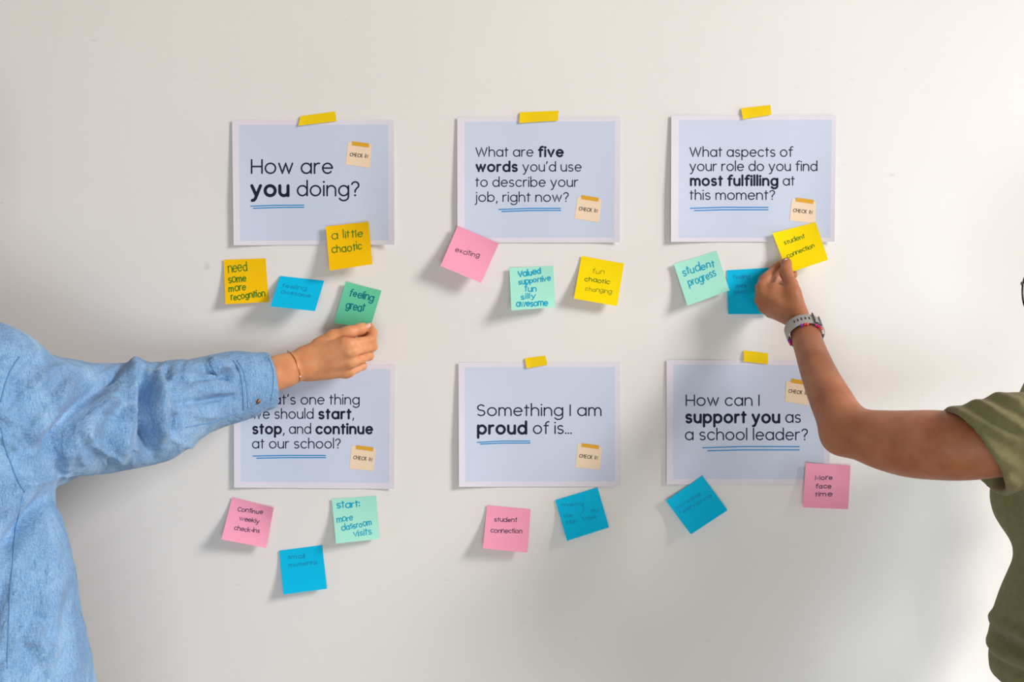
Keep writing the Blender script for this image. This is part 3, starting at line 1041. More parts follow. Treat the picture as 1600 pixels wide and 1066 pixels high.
def head_prims(c, yaw, k=0.015):
    """head centred between the ears at eye height; yaw = facing angle in the xy plane"""
    f = np.array([math.cos(yaw), math.sin(yaw), 0])
    l = np.array([-f[1], f[0], 0])
    u = np.array([0, 0, 1.0])
    A = [f, l, u]
    at = lambda a, b, z: np.array(c) + f * a + l * b + u * z
    pr = [Ell(at(-.012, 0, .03), (.096, .075, .10), A, k), Ell(at(.022, 0, -.03), (.07, .062, .085), A, 0.02),
          Ell(at(.045, 0, -.088), (.034, .032, .026), A, 0.02),                                     # chin
          Cone(at(.084, 0, .0), at(.104, 0, -.036), .007, .0105, .012),                              # nose
          Ell(at(.094, .011, -.041), (.009, .007, .006), A, .006), Ell(at(.094, -.011, -.041), (.009, .007, .006), A, .006),
          Ell(at(.083, 0, -.064), (.012, .023, .006), A, .006), Ell(at(.081, 0, -.074), (.012, .020, .007), A, .005),  # lips
          Cone(at(.080, .014, .019), at(.070, .045, .018), .008, .008, .012), Cone(at(.080, -.014, .019), at(.070, -.045, .018), .008, .008, .012),
          Ell(at(.055, .042, -.03), (.025, .02, .02), A, .02), Ell(at(.055, -.042, -.03), (.025, .02, .02), A, .02)]
    for s in (1, -1):
        pr.append(Ell(at(-.008, s * .076, -.012), (.017, .007, .030), A, .006))
    cuts = [Cut(Ell(at(.088, s * .031, -.001), (.014, .017, .011), A), .006) for s in (1, -1)]
    cuts += [Cut(Ell(at(-.004, s * .0845, -.012), (.009, .005, .018), A), .003) for s in (1, -1)]
    return pr, cuts, at, A


def eyes(at, A, parent):
    for s in (1, -1):
        e = blob('eye', [Ell(at(.068, s * .031, -.001), (.0125, .0125, .0125), A, 0)], .003, MAT['eye'], parent)
        i = blob('iris', [Ell(at(.0785, s * .031, -.001), (.0026, .0056, .0056), A, 0)], .0012, MAT['iris'], None, 1)
        set_parent(i, e)
        i.matrix_parent_inverse = Matrix.Identity(4)


def legs(hx, hy, face, sep, k=0.03):
    """two legs standing on the floor under (hx, hy)"""
    f = np.array([math.cos(face), math.sin(face), 0])
    l = np.array([-f[1], f[0], 0])
    pr = []
    for s in (1, -1):
        at = lambda a, b, z: np.array([hx, hy, 0]) + f * a + l * (s * b) + np.array([0, 0, z])
        pr += [Cone(at(0, sep, .86), at(.01, sep * .95, .48), .083, .056, k), Cone(at(.01, sep * .95, .48), at(-.01, sep * .95, .32), .05, .053, .02),
               Cone(at(-.01, sep * .95, .32), at(-.005, sep * .95, .08), .052, .036, .02), Cone(at(-.03, sep * .95, .05), at(.13, sep, .03), .036, .024, .02)]
    return pr


def shoe(name, hx, hy, face, b, parent):
    f = np.array([math.cos(face), math.sin(face), 0])
    l = np.array([-f[1], f[0], 0])
    at = lambda a, z: np.array([hx, hy, 0]) + f * a + l * b + np.array([0, 0, z])
    return blob(name, [Cone(at(-.045, .047), at(.14, .042), .046, .042, .01, ((0, 0, 1), .95)), Cone(at(-.03, .07), at(.05, .06), .045, .036, .02)],
                .006, MAT['shoe'], parent, 2, [Plane((hx, hy, .002), (0, 0, -1), (hx - .5, hy - .5, -.2), (hx + .5, hy + .5, .3))])

# ------------------------------------------------------------------ left person: denim shirt, seen from behind, right hand on the green note
LX, LY = -0.90, -0.40
person_l = empty('person', (LX, LY, 0))
tag(person_l, 'person in a blue denim shirt reaching across to hold the green sticky note', 'person')


def finger(pts, k=0.004, flat=None):
    return Group(chain(pts, k, flat), 0.0055)


def hand_left():
    fl = ((0.1, 1, 0.15), 0.8)
    fore = [Group(chain([(290, 627, .160, 33), (372, 605, .120, 28), (430, 584, .100, 27), (448, 578, .094, 25.5), (463, 572.5, .088, 23), (474, 568, .086, 22.5)], 'spline', ((0.25, 1, 0), .78)), .012)]
    palm = [Cone(P(476, 556, .080), P(538, 537, .093), PR(11.5, .085), PR(10, .085), .012),
            Cone(P(476, 565, .084), P(546, 549, .096), PR(12, .088), PR(9.6, .088), .012),
            Cone(P(476, 573, .081), P(547, 566.5, .087), PR(12.5, .085), PR(9.2, .085), .012),
            Cone(P(476, 581, .072), P(541, 582.5, .073), PR(12, .08), PR(8.6, .08), .012),
            Cone(P(488, 566, .070), P(530, 556, .060), PR(15, .07), PR(14, .07), .015),
            Cone(P(485, 582, .068), P(512, 580, .062), PR(11, .07), PR(10, .07), .015),
            # thumb ball
            Cone(P(480, 555, .080), P(508, 534.5, .072), PR(12, .08), PR(11.5, .075), .012),
            Cone(P(505, 545, .066), P(530, 540, .062), PR(11, .07), PR(9, .07), .014)]
    thumb = finger([(498, 540, .074, 12.5), (521, 526.5, .073, 11.0), (541, 521, .072, 9.6), (548, 519.5, .070, 9.4), (563, 514.5, .062, 8.8), (568.5, 512, .058, 7.4)], .006)
    thumb.k = .0016
    idx = finger([(538, 537.5, .093, 10), (546, 537.5, .094, 9.2), (562, 535.5, .084, 8.0), (580, 531, .066, 7.8), (582, 520, .050, 7.3), (577.5, 511, .037, 6.9)])
    mid = finger([(546, 549, .096, 9.6), (552, 548, .096, 8.8), (568, 545, .080, 7.4), (582.5, 541.5, .060, 7.3), (579, 531, .045, 7.0), (564, 524, .040, 6.8)])
    rin = finger([(547, 566.5, .087, 9.2), (552, 565, .087, 8.2), (565, 560.5, .074, 6.9), (577, 556.5, .057, 6.8), (573, 553, .035, 6.4), (563, 549, .027, 6)])
    pin = finger([(541, 582.5, .073, 8.6), (547, 581, .074, 7.4), (557, 576.5, .064, 6.2), (567, 572, .052, 6.1), (562, 569, .034, 5.7), (553, 566, .028, 5.3)])
    for g in (idx, mid, rin, pin):
        g.k = .0045
    return fore, palm + [idx, mid, rin, pin, thumb]


fore, hand = hand_left()
hc = (LX + .0, LY + .02, 1.60)
hp, hcuts, hat, hA = head_prims(hc, math.radians(90))
arm = [Group(chain([(25, 650, .345, 58), (120, 655, .275, 44), (225, 650, .192, 36), (290, 627, .160, 33)], .02), .03)]
torso = [Cone((LX, LY, 1.28), (LX, LY, 1.00), .135, .115, .03, ((0, 1, 0), .72)), Cone((LX, LY, 1.0), (LX, LY, .86), .12, .16, .03, ((0, 1, 0), .75)),
         Cone((LX - .15, LY, 1.36), (LX + .15, LY + .01, 1.355), .052, .052, .05), Cone((LX, LY - .005, 1.36), (LX, LY + .005, 1.50), .054, .052, .03)]
larm = [Cone((LX - .19, LY, 1.345), (LX - .235, LY - .02, 1.07), .05, .04, .04), Cone((LX - .235, LY - .02, 1.07), (LX - .23, LY + .05, .84), .04, .028, .015),
        Cone((LX - .23, LY + .05, .83), (LX - .225, LY + .06, .77), .034, .032, .015, ((1, 0, 0), .5))]
for j, (a, ln) in enumerate(((.035, .07), (.012, .078), (-.010, .074), (-.030, .058))):
    b0 = np.array([LX - .225, LY + .06 + a, .76])
    larm.append(Group([Cone(b0, b0 + np.array([.004, .008, -ln * .55]), .0095, .0085, .004), Cone(b0 + np.array([.004, .008, -ln * .55]), b0 + np.array([.018, .006, -ln]), .0085, .0075, .004)], .004))
larm[-4:] = larm[-4:]
larm.append(Group([Cone((LX - .225, LY + .09, .80), (LX - .20, LY + .115, .765), .013, .010, .005), Cone((LX - .20, LY + .115, .765), (LX - .19, LY + .12, .735), .0095, .008, .005)], .008))
ops = legs(LX, LY, math.radians(90), .095) + torso + larm + arm + fore + hand + hp + hcuts
x0, x1 = P(455, 540, .085)[0], P(592, 540, .05)[0]
z0, z1 = P(500, 598, .085)[2], P(500, 500, .05)[2]
V, Q = surface_nets(ops, axis(LX - .36, x1 + .02, .014, [(x0, x1, .0017), (x0 - .25, x0, .004), (LX - .11, LX + .11, .0065)]),
                    axis(LY - .2, 0.0, .014, [(-.115, -.005, .0018), (LY - .1, LY + .14, .0065)]),
                    axis(-.02, 1.76, .014, [(z0, z1, .0017), (z0 - .08, z0, .004), (1.44, 1.72, .0065)]))
V = relax(V, Q, 2, 0.4)
BV, BQ = V, Q
body_l = npmesh('body', V, Q, MAT['skin_l'])
set_parent(body_l, person_l)
eyes(hat, hA, person_l)
hr = [Ell(hat(-.026, 0, .045), (.104, .088, .10), hA, .02), Ell(hat(-.055, 0, -.02), (.062, .086, .09), hA, .03), Ell(hat(-.075, 0, -.09), (.042, .072, .10), hA, .03)]
blob('hair', hr, .006, MAT['hair_d'], person_l, 2, [Cut(Ell(hat(.075, 0, -.04), (.06, .062, .10), hA), .01)])

# --- shirt
sl = [(20, 652, .365, 104), (75, 658, .32, 96), (130, 655, .275, 80), (190, 651, .232, 76.5), (240, 645, .200, 71), (285, 626.5, .172, 57.5), (340, 610.5, .140, 49.5),
      (368, 603, .122, 43.5), (380, 602, .116, 42), (431, 592.5, .095, 36.5), (445, 590, .090, 36)]
sleeve = Group(chain(sl, .03, ((0.35, 1, 0), .86)), .014)
TX = -0.88
tors = [Cone((TX, LY, 1.27), (TX, LY, .74), .222, .330, .06, ((0, 1, 0), .60)), Cone((TX - .165, LY + .005, 1.362), (TX + .155, LY + .02, 1.358), .072, .074, .06),
        Cone((LX - .20, LY, 1.35), (LX - .25, LY - .02, 1.05), .085, .068, .05), Cone((LX - .25, LY - .02, 1.05), (LX - .24, LY + .05, .86), .066, .05, .03),
        Cone((LX, LY, 1.39), (LX, LY + .005, 1.455), .075, .066, .02)]
cend, cin = P(425, 595, .097), P(395, 600, .110)
cdir = (cend - cin) / np.linalg.norm(cend - cin)
ops = tors + [sleeve,
              Plane(cend, cdir, cend - .09, cend + .12),
              Cut(Cone(P(395, 600, .11), P(470, 585, .082), PR(31.5, .11), PR(32.5, .085), 0, ((0.35, 1, 0), .84)), .002),
              Plane((TX, LY, .74), (0, 0, -1), (TX - .5, LY - .4, .3), (TX + .5, LY + .4, .80)),
              Plane((LX - .24, LY + .05, .86), (0, .1, -1), (LX - .36, LY - .12, .70), (LX - .1, LY + .2, .89)),
              Plane((LX, LY, 1.455), (0, .1, 1), (LX - .12, LY - .12, 1.44), (LX + .12, LY + .12, 1.56)),
              Cut(Cone((LX, LY, 1.42), (LX, LY, 1.52), .062, .064, 0), .003)]
sx0, sx1 = P(0, 600, .36)[0] - .02, cend[0] + .03
V, Q = surface_nets(ops, axis(TX - .42, sx1, .014, [(sx0, sx1, .0034)]), axis(LY - .26, -.02, .012, [(LY - .20, -.03, .0042)]),
                    axis(.70, 1.50, .010, [(1.17, 1.43, .0034), (.92, 1.18, .0055)]))
V = relax(V, Q, 3)
dsl = lambda x, y: float(np.interp(x, [q[0] for q in sl], [q[2] + q[3] * S * .7 for q in sl]))
FO = lambda pts, w, h: (px2xz(smooth_line(pts, 4), dsl), w, h)
rw = random.Random(21)
WR_S, WR_T = [], []
for i in range(46):                                        # small creases fanning out from the elbow
    x, y = rw.uniform(-10, 290), rw.uniform(568, 730)
    a = math.radians(rw.gauss(118, 22) if x < 200 else rw.gauss(70, 25))
    l = rw.uniform(14, 34)
    dx, dy = math.cos(a) * l, math.sin(a) * l
    WR_S.append(FO([(x - dx, y - dy), (x + rw.uniform(-4, 4), y + rw.uniform(-3, 3)), (x + dx, y + dy)], rw.uniform(.0035, .006), rw.choice([-1, 1]) * rw.uniform(.001, .0026)))
for i in range(12):                                        # gathers running back from the cuff
    y = rw.uniform(566, 640)
    WR_S.append(FO([(376, y), (352, y + rw.uniform(-3, 5)), (rw.uniform(300, 336), y + rw.uniform(-4, 14))], rw.uniform(.003, .005), rw.choice([-1, 1]) * rw.uniform(.001, .0022)))
V = folds(V, Q, [
    FO([(152, 578), (168, 600), (150, 632), (118, 668), (82, 712)], .012, -.011),
    FO([(120, 590), (110, 625), (84, 660), (50, 690)], .012, .006),
    FO([(190, 596), (170, 640), (140, 682), (108, 722)], .015, .008),
    FO([(205, 572), (226, 596), (236, 636), (240, 676), (237, 714)], .0095, -.015),
    FO([(186, 578), (205, 590), (214, 618), (208, 650), (196, 690), (192, 722)], .013, .010),
    FO([(224, 572), (246, 596), (256, 622), (262, 660), (256, 692)], .012, .009),
    FO([(196, 572), (208, 582), (222, 610), (226, 640)], .006, -.006),
    FO([(250, 570), (262, 590), (272, 610)], .006, -.005),
    FO([(284, 580), (262, 606), (250, 640)], .008, .004),
    FO([(310, 570), (336, 583), (374, 596)], .006, -.0055), FO([(322, 562), (345, 572), (375, 588)], .008, .005),
    FO([(376, 615), (338, 622), (300, 628), (274, 630)], .006, -.004), FO([(374, 606), (330, 606), (292, 612)], .012, .004),
    FO([(288, 640), (284, 660), (280, 682)], .008, -.006), FO([(300, 636), (322, 648), (350, 646)], .008, .003),
    FO([(140, 660), (165, 692), (192, 724)], .007, .005), FO([(160, 640), (190, 650), (212, 662)], .005, -.003), FO([(168, 626), (196, 632), (216, 648)], .005, .003),
    FO([(30, 585), (34, 615), (26, 640)], .008, -.004), FO([(8, 640), (24, 655), (40, 660)], .006, .003), FO([(95, 568), (80, 590), (60, 612)], .008, .004),
    FO([(60, 560), (52, 580), (34, 600)], .008, -.004), FO([(110, 740), (70, 752), (36, 748)], .008, .004), FO([(5, 670), (20, 690), (40, 700)], .006, .003),
    FO([(364, 561), (373, 575), (378, 594), (381, 618), (381, 642)], .0035, -.0015),
    FO([(186, 560), (199, 574), (212, 596)], .009, .007), FO([(170, 572), (176, 580), (176, 596)], .006, -.005), FO([(228, 566), (236, 584), (238, 606)], .007, -.005),
] + WR_S, 2.1, .75)
dt = .48
FT = lambda pts, w, h: (px2xz(smooth_line(pts, 4), dt), w, h)
for i in range(34):
    x, y = rw.uniform(-20, 160), rw.uniform(790, 1066)
    a = math.radians(rw.gauss(96, 20))
    l = rw.uniform(16, 46)
    dx, dy = math.cos(a) * l, math.sin(a) * l
    WR_T.append(FT([(x - dx, y - dy), (x + rw.uniform(-4, 4), y), (x + dx, y + dy)], rw.uniform(.004, .008), rw.choice([-1, 1]) * rw.uniform(.0012, .003)))
V = folds(V, Q, [
    FT([(62, 764), (50, 790), (38, 812), (20, 840), (2, 866)], .012, -.014), FT([(88, 756), (84, 800), (74, 850), (66, 920), (60, 1000), (62, 1066)], .016, .006),
    FT([(92, 780), (104, 812), (110, 850), (118, 880), (120, 920)], .009, -.005), FT([(100, 870), (92, 920), (86, 960), (86, 1000)], .008, -.005),
    FT([(126, 880), (124, 930), (122, 990), (124, 1066)], .012, -.008), FT([(110, 960), (100, 1000), (98, 1066)], .010, .005),
    FT([(50, 960), (64, 985), (70, 1010)], .006, -.005), FT([(42, 1000), (56, 1030), (64, 1060)], .007, -.005), FT([(30, 860), (22, 930), (18, 1000)], .010, .004),
    FT([(140, 900), (146, 960), (152, 1020), (156, 1066)], .010, .005), FT([(14, 900), (6, 950), (4, 1010)], .008, -.004), FT([(70, 1010), (76, 1040), (72, 1066)], .006, .004),
] + WR_T, 2.0, .8)
shirt_l = npmesh('shirt', V, Q, MAT['denim'])
set_parent(shirt_l, person_l)
tag(shirt_l, 'washed blue denim shirt with buttoned cuff')


def on_mesh(V, Q, pts_px, off=0.0004, n=8):
    """photo pixels -> points on the camera side of a mesh"""
    me = bpy.data.meshes.new('tmp')
    me.from_pydata([tuple(v) for v in V], [], [tuple(q) for q in Q])
    from mathutils.bvhtree import BVHTree
    bv = BVHTree.FromPolygons([tuple(v) for v in V], [tuple(int(i) for i in q) for q in Q])
    bpy.data.meshes.remove(me)
    out = []
    o = Vector((0, -D, ZC))
    for p in smooth_line(pts_px, n):
        t = Vector(P(p[0], p[1], 0))
        h = bv.ray_cast(o, (t - o).normalized())
        if h[0] is not None:
            q = h[0] + h[1] * off
            out.append((q.x, q.y, q.z))
    return out


for pts, r in (([(30, 558), (18, 577), (11, 592), (5, 612), (1, 628)], .0012), ([(1, 668), (6, 690), (14, 716), (25, 745), (38, 769)], .0012),
               ([(364.5, 564), (373, 577), (377.5, 595), (380, 618), (380.5, 641)], .0008), ([(370, 563), (379, 578), (383.5, 596), (386, 618), (387, 638)], .0006),
               ([(290, 668), (310, 664), (335, 659), (362, 648)], .0008), ([(420, 560), (426, 577), (427, 600), (423, 626)], .0008),
               ([(35, 775), (26, 820), (20, 880), (14, 960), (11, 1045)], .0009)):
    q = on_mesh(V, Q, pts)
    if len(q) > 3:
        s = tube('seam', q, r, MAT['seam'], None, n=6, flat=.6)
        set_parent(s, shirt_l)
        s.matrix_parent_inverse = Matrix.Identity(4)
bp = on_mesh(V, Q, [(403, 627), (404.5, 627)], .0006)
if bp:
    b = blob('button', [Ell(bp[0], (.0036, .0026, .0046), None, 0)], .0009, MAT['brass'], None, 1)
    set_parent(b, shirt_l)
    b.matrix_parent_inverse = Matrix.Identity(4)
    tag(b, 'small copper cuff button')
# bracelet around the wrist: a fine gold chain, slack on the lower side
front = on_mesh(BV, BQ, [(450.5, 549.5), (455, 553), (461, 562), (465.5, 574), (468.5, 586), (468, 595)], .0007, 6)
back = [tuple(P(x, y, d)) for x, y, d in ((466, 598, .082), (461, 594, .070), (456, 580, .064), (452, 565, .064), (450, 552, .068), (449, 547.5, .078))]
br = tube('bracelet', front + back, .0008, MAT['gold'], person_l, closed=True, n=6)
tag(br, 'thin gold bracelet')
ch = blob('charm', [Ell(on_mesh(BV, BQ, [(468.4, 588), (468.3, 589)], .001)[0], (.0016, .0013, .0018), None, 0)], .0006, MAT['bead_w'], None, 1)
set_parent(ch, br)
ch.matrix_parent_inverse = Matrix.Identity(4)
# trousers and shoes
tr = blob('trousers', [Cone(p.a, p.b, p.ra + .016, p.rb + .018, .03) for p in legs(LX, LY, math.radians(90), .095) if p.a[2] > .3 or p.b[2] > .07] +
          [Cone((LX, LY, 1.02), (LX, LY, .86), .135, .175, .03, ((0, 1, 0), .76))], .010, MAT['trousers'], person_l, 2,
          [Plane((LX, LY, .09), (0, 0, -1), (LX - .4, LY - .4, 0), (LX + .4, LY + .4, .14))])
for s in (1, -1):
    shoe('shoe', LX, LY, math.radians(90), s * .092, person_l)
nail('nail', P(572.5, 508.6, .063), P(568.5, 511.5, .058) - P(556, 517, .064), (0.0, -.75, .65), .0056, .0062, MAT['nail_l'], person_l)

# ------------------------------------------------------------------ right person: olive t-shirt, seen from the side, left hand on the yellow note
RX, RY = 0.835, -0.36
person_r = empty('person', (RX, RY, 0))
tag(person_r, 'person in an olive t-shirt and grey watch raising a bare arm to the yellow note', 'person')
FACE = math.radians(135)


def hand_right():
    fore = [Group(chain([(1322, 672, .30, 35), (1306, 640, .272, 34.5), (1283, 592, .216, 28.5), (1266.5, 548, .162, 24), (1259.5, 526, .134, 22.5), (1254, 512, .118, 19.5), (1248, 501, .104, 16.5)], 'spline'), .02),
            Cone(P(1309, 684, .30), P(1316, 682, .305), PR(19, .3), PR(22, .3), .02)]
    palm = [Cone(P(1243, 490, .096), P(1193, 458, .070), PR(14, .09), PR(11.5, .08), .012),
            Cone(P(1241, 493, .092), P(1190, 469, .060), PR(13, .09), PR(10, .07), .012),
            Cone(P(1239, 496, .086), P(1195, 480, .050), PR(11.5, .09), PR(9.6, .06), .012),
            Cone(P(1236, 497, .080), P(1204, 488, .042), PR(10.5, .08), PR(8.6, .05), .012),
            Cone(P(1240, 478, .080), P(1212, 462, .060), PR(14, .08), PR(13, .06), .014),
            Cone(P(1236, 465, .080), P(1210, 452, .076), PR(11, .08), PR(10, .08), .014),
            Cone(P(1246.5, 490, .100), P(1238.5, 456, .086), PR(12.5, .1), PR(12, .09), .012)]
    thumb = finger([(1238.5, 458, .086, 12), (1235, 444, .078, 10.6), (1229, 428, .060, 8.9), (1228, 424, .057, 8.9), (1228.3, 413, .045, 7.8), (1228.8, 409.5, .042, 6.6)], .006)
    thumb.k = .006
    idx = finger([(1193, 458, .070, 11.5), (1190, 450, .067, 9.4), (1194, 439, .054, 8.6), (1198, 434.5, .050, 8.4), (1210, 421.5, .034, 7.2), (1219.5, 413, .025, 6.2)])
    mid = finger([(1190, 469, .060, 10), (1190, 460, .054, 9), (1202, 443, .033, 8), (1219, 432, .021, 7.4), (1239.5, 429.5, .0165, 6.6)])
    rin = finger([(1195, 480, .050, 9.6), (1196, 472, .044, 8.6), (1207, 460, .026, 7.4), (1222, 450, .018, 6.8), (1234, 447, .018, 6.2)])
    pin = finger([(1204, 488, .042, 8.6), (1206, 482, .040, 7.4), (1215, 470, .024, 6.6), (1226, 462, .018, 6), (1234, 460, .018, 5.6)])
    for g in (idx, mid, rin, pin):
        g.k = .004
    return fore, palm + [thumb, idx, mid, rin, pin]


fore, hand = hand_right()
uarm = [Group(chain([(1650, 690, .470, 44), (1575, 697, .440, 47), (1510, 698, .412, 52.5), (1461, 695.5, .390, 54), (1419, 693.5, .366, 51.5), (1377, 687, .342, 45.5), (1345, 679, .322, 39), (1322, 672, .30, 35)], 'spline'), .022)]
hc = (.851, -.36, 1.493)
hp, hcuts, hat, hA = head_prims(hc, FACE)
TXX = .850
torso = [Cone((TXX, RY + .02, 1.30), (TXX + .01, RY + .02, 1.06), .125, .105, .03, ((1, 0, 0), .70)), Cone((TXX + .01, RY + .02, 1.06), (TXX, RY + .02, .88), .11, .145, .03, ((1, 0, 0), .78)),
         Cone((TXX - .02, RY - .13, 1.32), (TXX + .07, RY + .16, 1.315), .05, .05, .05), Cone((TXX + .01, RY + .01, 1.34), (.85, RY + .005, 1.43), .052, .050, .03)]
rarm = [Cone((TXX + .07, RY + .165, 1.30), (TXX + .075, RY + .20, 1.05), .046, .038, .04), Cone((TXX + .075, RY + .20, 1.05), (TXX - .03, RY + .21, .83), .038, .026, .015),
        Cone((TXX - .03, RY + .21, .82), (TXX - .04, RY + .21, .76), .032, .030, .015, ((0, 1, 0), .5))]
for a, ln in ((.035, .07), (.012, .078), (-.010, .074), (-.030, .058)):
    b0 = np.array([TXX - .04 + a - .004, RY + .21, .75])
    rarm.append(Group([Cone(b0, b0 + np.array([0, -.004, -ln * .55]), .009, .008, .004), Cone(b0 + np.array([0, -.004, -ln * .55]), b0 + np.array([0, -.018, -ln]), .008, .007, .004)], .004))
rarm.append(Group([Cone((TXX - .06, RY + .21, .79), (TXX - .088, RY + .19, .76), .012, .010, .005), Cone((TXX - .088, RY + .19, .76), (TXX - .094, RY + .18, .73), .009, .0075, .005)], .008))
ops = legs(TXX, RY + .02, math.radians(180), .09) + torso + rarm + uarm + fore + hand + hp + hcuts
x0, x1 = P(1172, 450, .06)[0], P(1262, 500, .1)[0]
z0, z1 = P(1250, 512, .12)[2], P(1228, 400, .04)[2]
V, Q = surface_nets(ops, axis(x0 - .02, TXX + .25, .014, [(x0, x1, .0017), (x1, .62, .0045), (.70, .95, .0065)]),
                    axis(-.60, 0, .014, [(-.125, -.004, .0018), (-.46, -.1, .005)]),
                    axis(-.02, 1.66, .014, [(z0, z1, .0017), (1.20, z0, .0045), (1.36, 1.62, .0065)]))
V = relax(V, Q, 2, 0.4)
body_r = npmesh('body', V, Q, MAT['skin_r'])
set_parent(body_r, person_r)
eyes(hat, hA, person_r)
hr = [Ell(hat(-.024, 0, .042), (.100, .083, .10), hA, .02), Ell(hat(-.12, 0, .03), (.045, .05, .05), hA, .015)]
blob('hair', hr, .006, MAT['hair_b'], person_r, 2, [Cut(Ell(hat(.085, 0, -.03), (.075, .09, .095), hA), .01), Cut(Ell(hat(-.0, 0, -.11), (.13, .10, .09), hA), .01)])
# glasses
gls = empty('glasses', tuple(hat(.1, 0, 0)))
set_parent(gls, person_r)
rims = []
for s in (1, -1):
    rim = [hat(.103 - .010 * abs(math.cos(a) * .5 + .5) * 1, s * (.033 + .027 * math.cos(a)), .000 + .023 * math.sin(a) * (1 if math.sin(a) > 0 else 1.1)) for a in [2 * math.pi * i / 28 for i in range(28)]]
    o = tube('rim', rim, .0013, MAT['frame'], None, closed=True)
    set_parent(o, person_r); o.parent = gls; o.matrix_parent_inverse = Matrix.Translation(hat(.1, 0, 0)).inverted() 
    rims.append(o)
    lens = pydata('lens', [p + hA[0] * .0 for p in rim] + [p - hA[0] * .0012 for p in rim], [tuple(range(28)), tuple(range(55, 27, -1))] + [(i, i + 28, (i + 1) % 28 + 28, (i + 1) % 28) for i in range(28)], mats=[MAT['lens']], smooth=False)
    lens.parent = gls; lens.matrix_parent_inverse = Matrix.Translation(hat(.1, 0, 0)).inverted()
    tm = tube('temple', [hat(.0945, s * .057, .010), hat(.0905, s * .066, .011), hat(.085, s * .0725, .012), hat(.07, s * .0765, .012), hat(.02, s * .083, .010), hat(-.012, s * .084, .004), hat(-.028, s * .082, -.018)], .0026, MAT['frame'], None)
    tm.parent = gls; tm.matrix_parent_inverse = Matrix.Translation(hat(.1, 0, 0)).inverted()
b = tube('bridge', [hat(.0985, .008, .004), hat(.104, 0, .007), hat(.0985, -.008, .004)], .002, MAT['frame'], None)
b.parent = gls; b.matrix_parent_inverse = Matrix.Translation(hat(.1, 0, 0)).inverted()

# --- t-shirt
hem_c = P(1524, 706, .425)
sh_c = P(1652, 645, .475)
ht, hb = P(1478, 640, .40), P(1571, 775, .435)
hn = np.cross(hb - ht, [0, 1, 0.0])
hn /= np.linalg.norm(hn)
if hn[0] > 0:
    hn = -hn
slv = Group([Cone(P(1505, 716, .415), P(1575, 690, .440), PR(83, .42), PR(73, .44), .012), Cone(P(1575, 690, .440), P(1660, 672, .475), PR(73, .44), PR(66, .47), .012)], .03)
tors = [Cone((TXX, RY + .02, 1.27), (TXX + .012, RY + .02, 1.07), .158, .146, .04, ((1, 0, 0), .70)), Cone((TXX + .012, RY + .02, 1.07), (TXX - .006, RY + .02, .965), .146, .182, .05, ((1, 0, 0), .72)),
        Cone((TXX - .006, RY + .02, .965), (TXX - .004, RY + .02, .88), .182, .178, .03, ((1, 0, 0), .72)),
        Ell((TXX - .078, RY - .055, 1.185), (.042, .064, .062), None, .04), Ell((TXX - .078, RY + .10, 1.185), (.042, .064, .062), None, .04),
        Cone((TXX - .01, RY - .13, 1.315), (TXX + .07, RY + .16, 1.315), .068, .068, .05),
        Cone((TXX + .07, RY + .17, 1.30), (TXX + .075, RY + .195, 1.15), .068, .066, .04)]
fl, fh = np.minimum(ht, hb) - .12, np.maximum(ht, hb) + .06
ops = tors + [slv, Plane(hem_c, hn, fl, (hem_c[0] + .09, fh[1], fh[2])),
              Cut(Cone(P(1450, 738, .40), P(1545, 699, .430), PR(82, .42), PR(66, .43), 0), .003),
              Plane((0, 0, .922), (0, 0, -1), (TXX - .3, RY - .3, .6), (TXX + .3, RY + .35, .95)),
              Plane((TXX + .075, RY + .195, 1.16), (.08, .12, -1), (TXX - .02, RY + .12, 1.0), (TXX + .2, RY + .34, 1.18)),
              Plane((.84, RY, 1.395), (-.2, 0, 1), (TXX - .1, RY - .09, 1.37), (TXX + .14, RY + .11, 1.5)),
              Cut(Cone((.838, RY + .005, 1.37), (.842, RY + .005, 1.46), .060, .064, 0), .003)]
V, Q = surface_nets(ops, axis(ht[0] - .04, TXX + .2, .010, [(ht[0] - .02, .80, .0032)]), axis(-.62, .0, .010, [(-.56, -.33, .0036), (-.33, -.15, .006)]), axis(.90, 1.44, .008, [(1.16, 1.40, .0034), (.90, 1.16, .005)]))
V = relax(V, Q, 3)
dr = .50
FB = lambda pts, w, h: (px2xz(smooth_line(pts, 4), .37), w, h)
FR = lambda pts, w, h: (px2xz(smooth_line(pts, 4), dr), w, h)
V = folds(V, Q, [
    FR([(1512, 628), (1524, 645), (1545, 665), (1580, 690)], .005, .0025), FR([(1527, 622), (1536, 634), (1560, 660), (1600, 684)], .005, -.003),
    FR([(1546, 617), (1556, 634), (1576, 654), (1605, 676)], .0055, .0045), FR([(1560, 612), (1574, 632), (1604, 654)], .006, -.004),
    FR([(1576, 607), (1590, 622), (1608, 634)], .006, .005), FR([(1500, 676), (1530, 694), (1570, 720), (1604, 742)], .008, .003),
    FR([(1506, 692), (1540, 722), (1570, 748)], .005, -.002), FR([(1530, 660), (1570, 694), (1604, 716)], .010, -.003), FR([(1572, 740), (1590, 756), (1606, 762)], .007, .004),
    FR([(1483, 640), (1482, 662), (1499, 692), (1527, 720), (1550, 746), (1574, 771)], .0022, -.0016),
], .9)
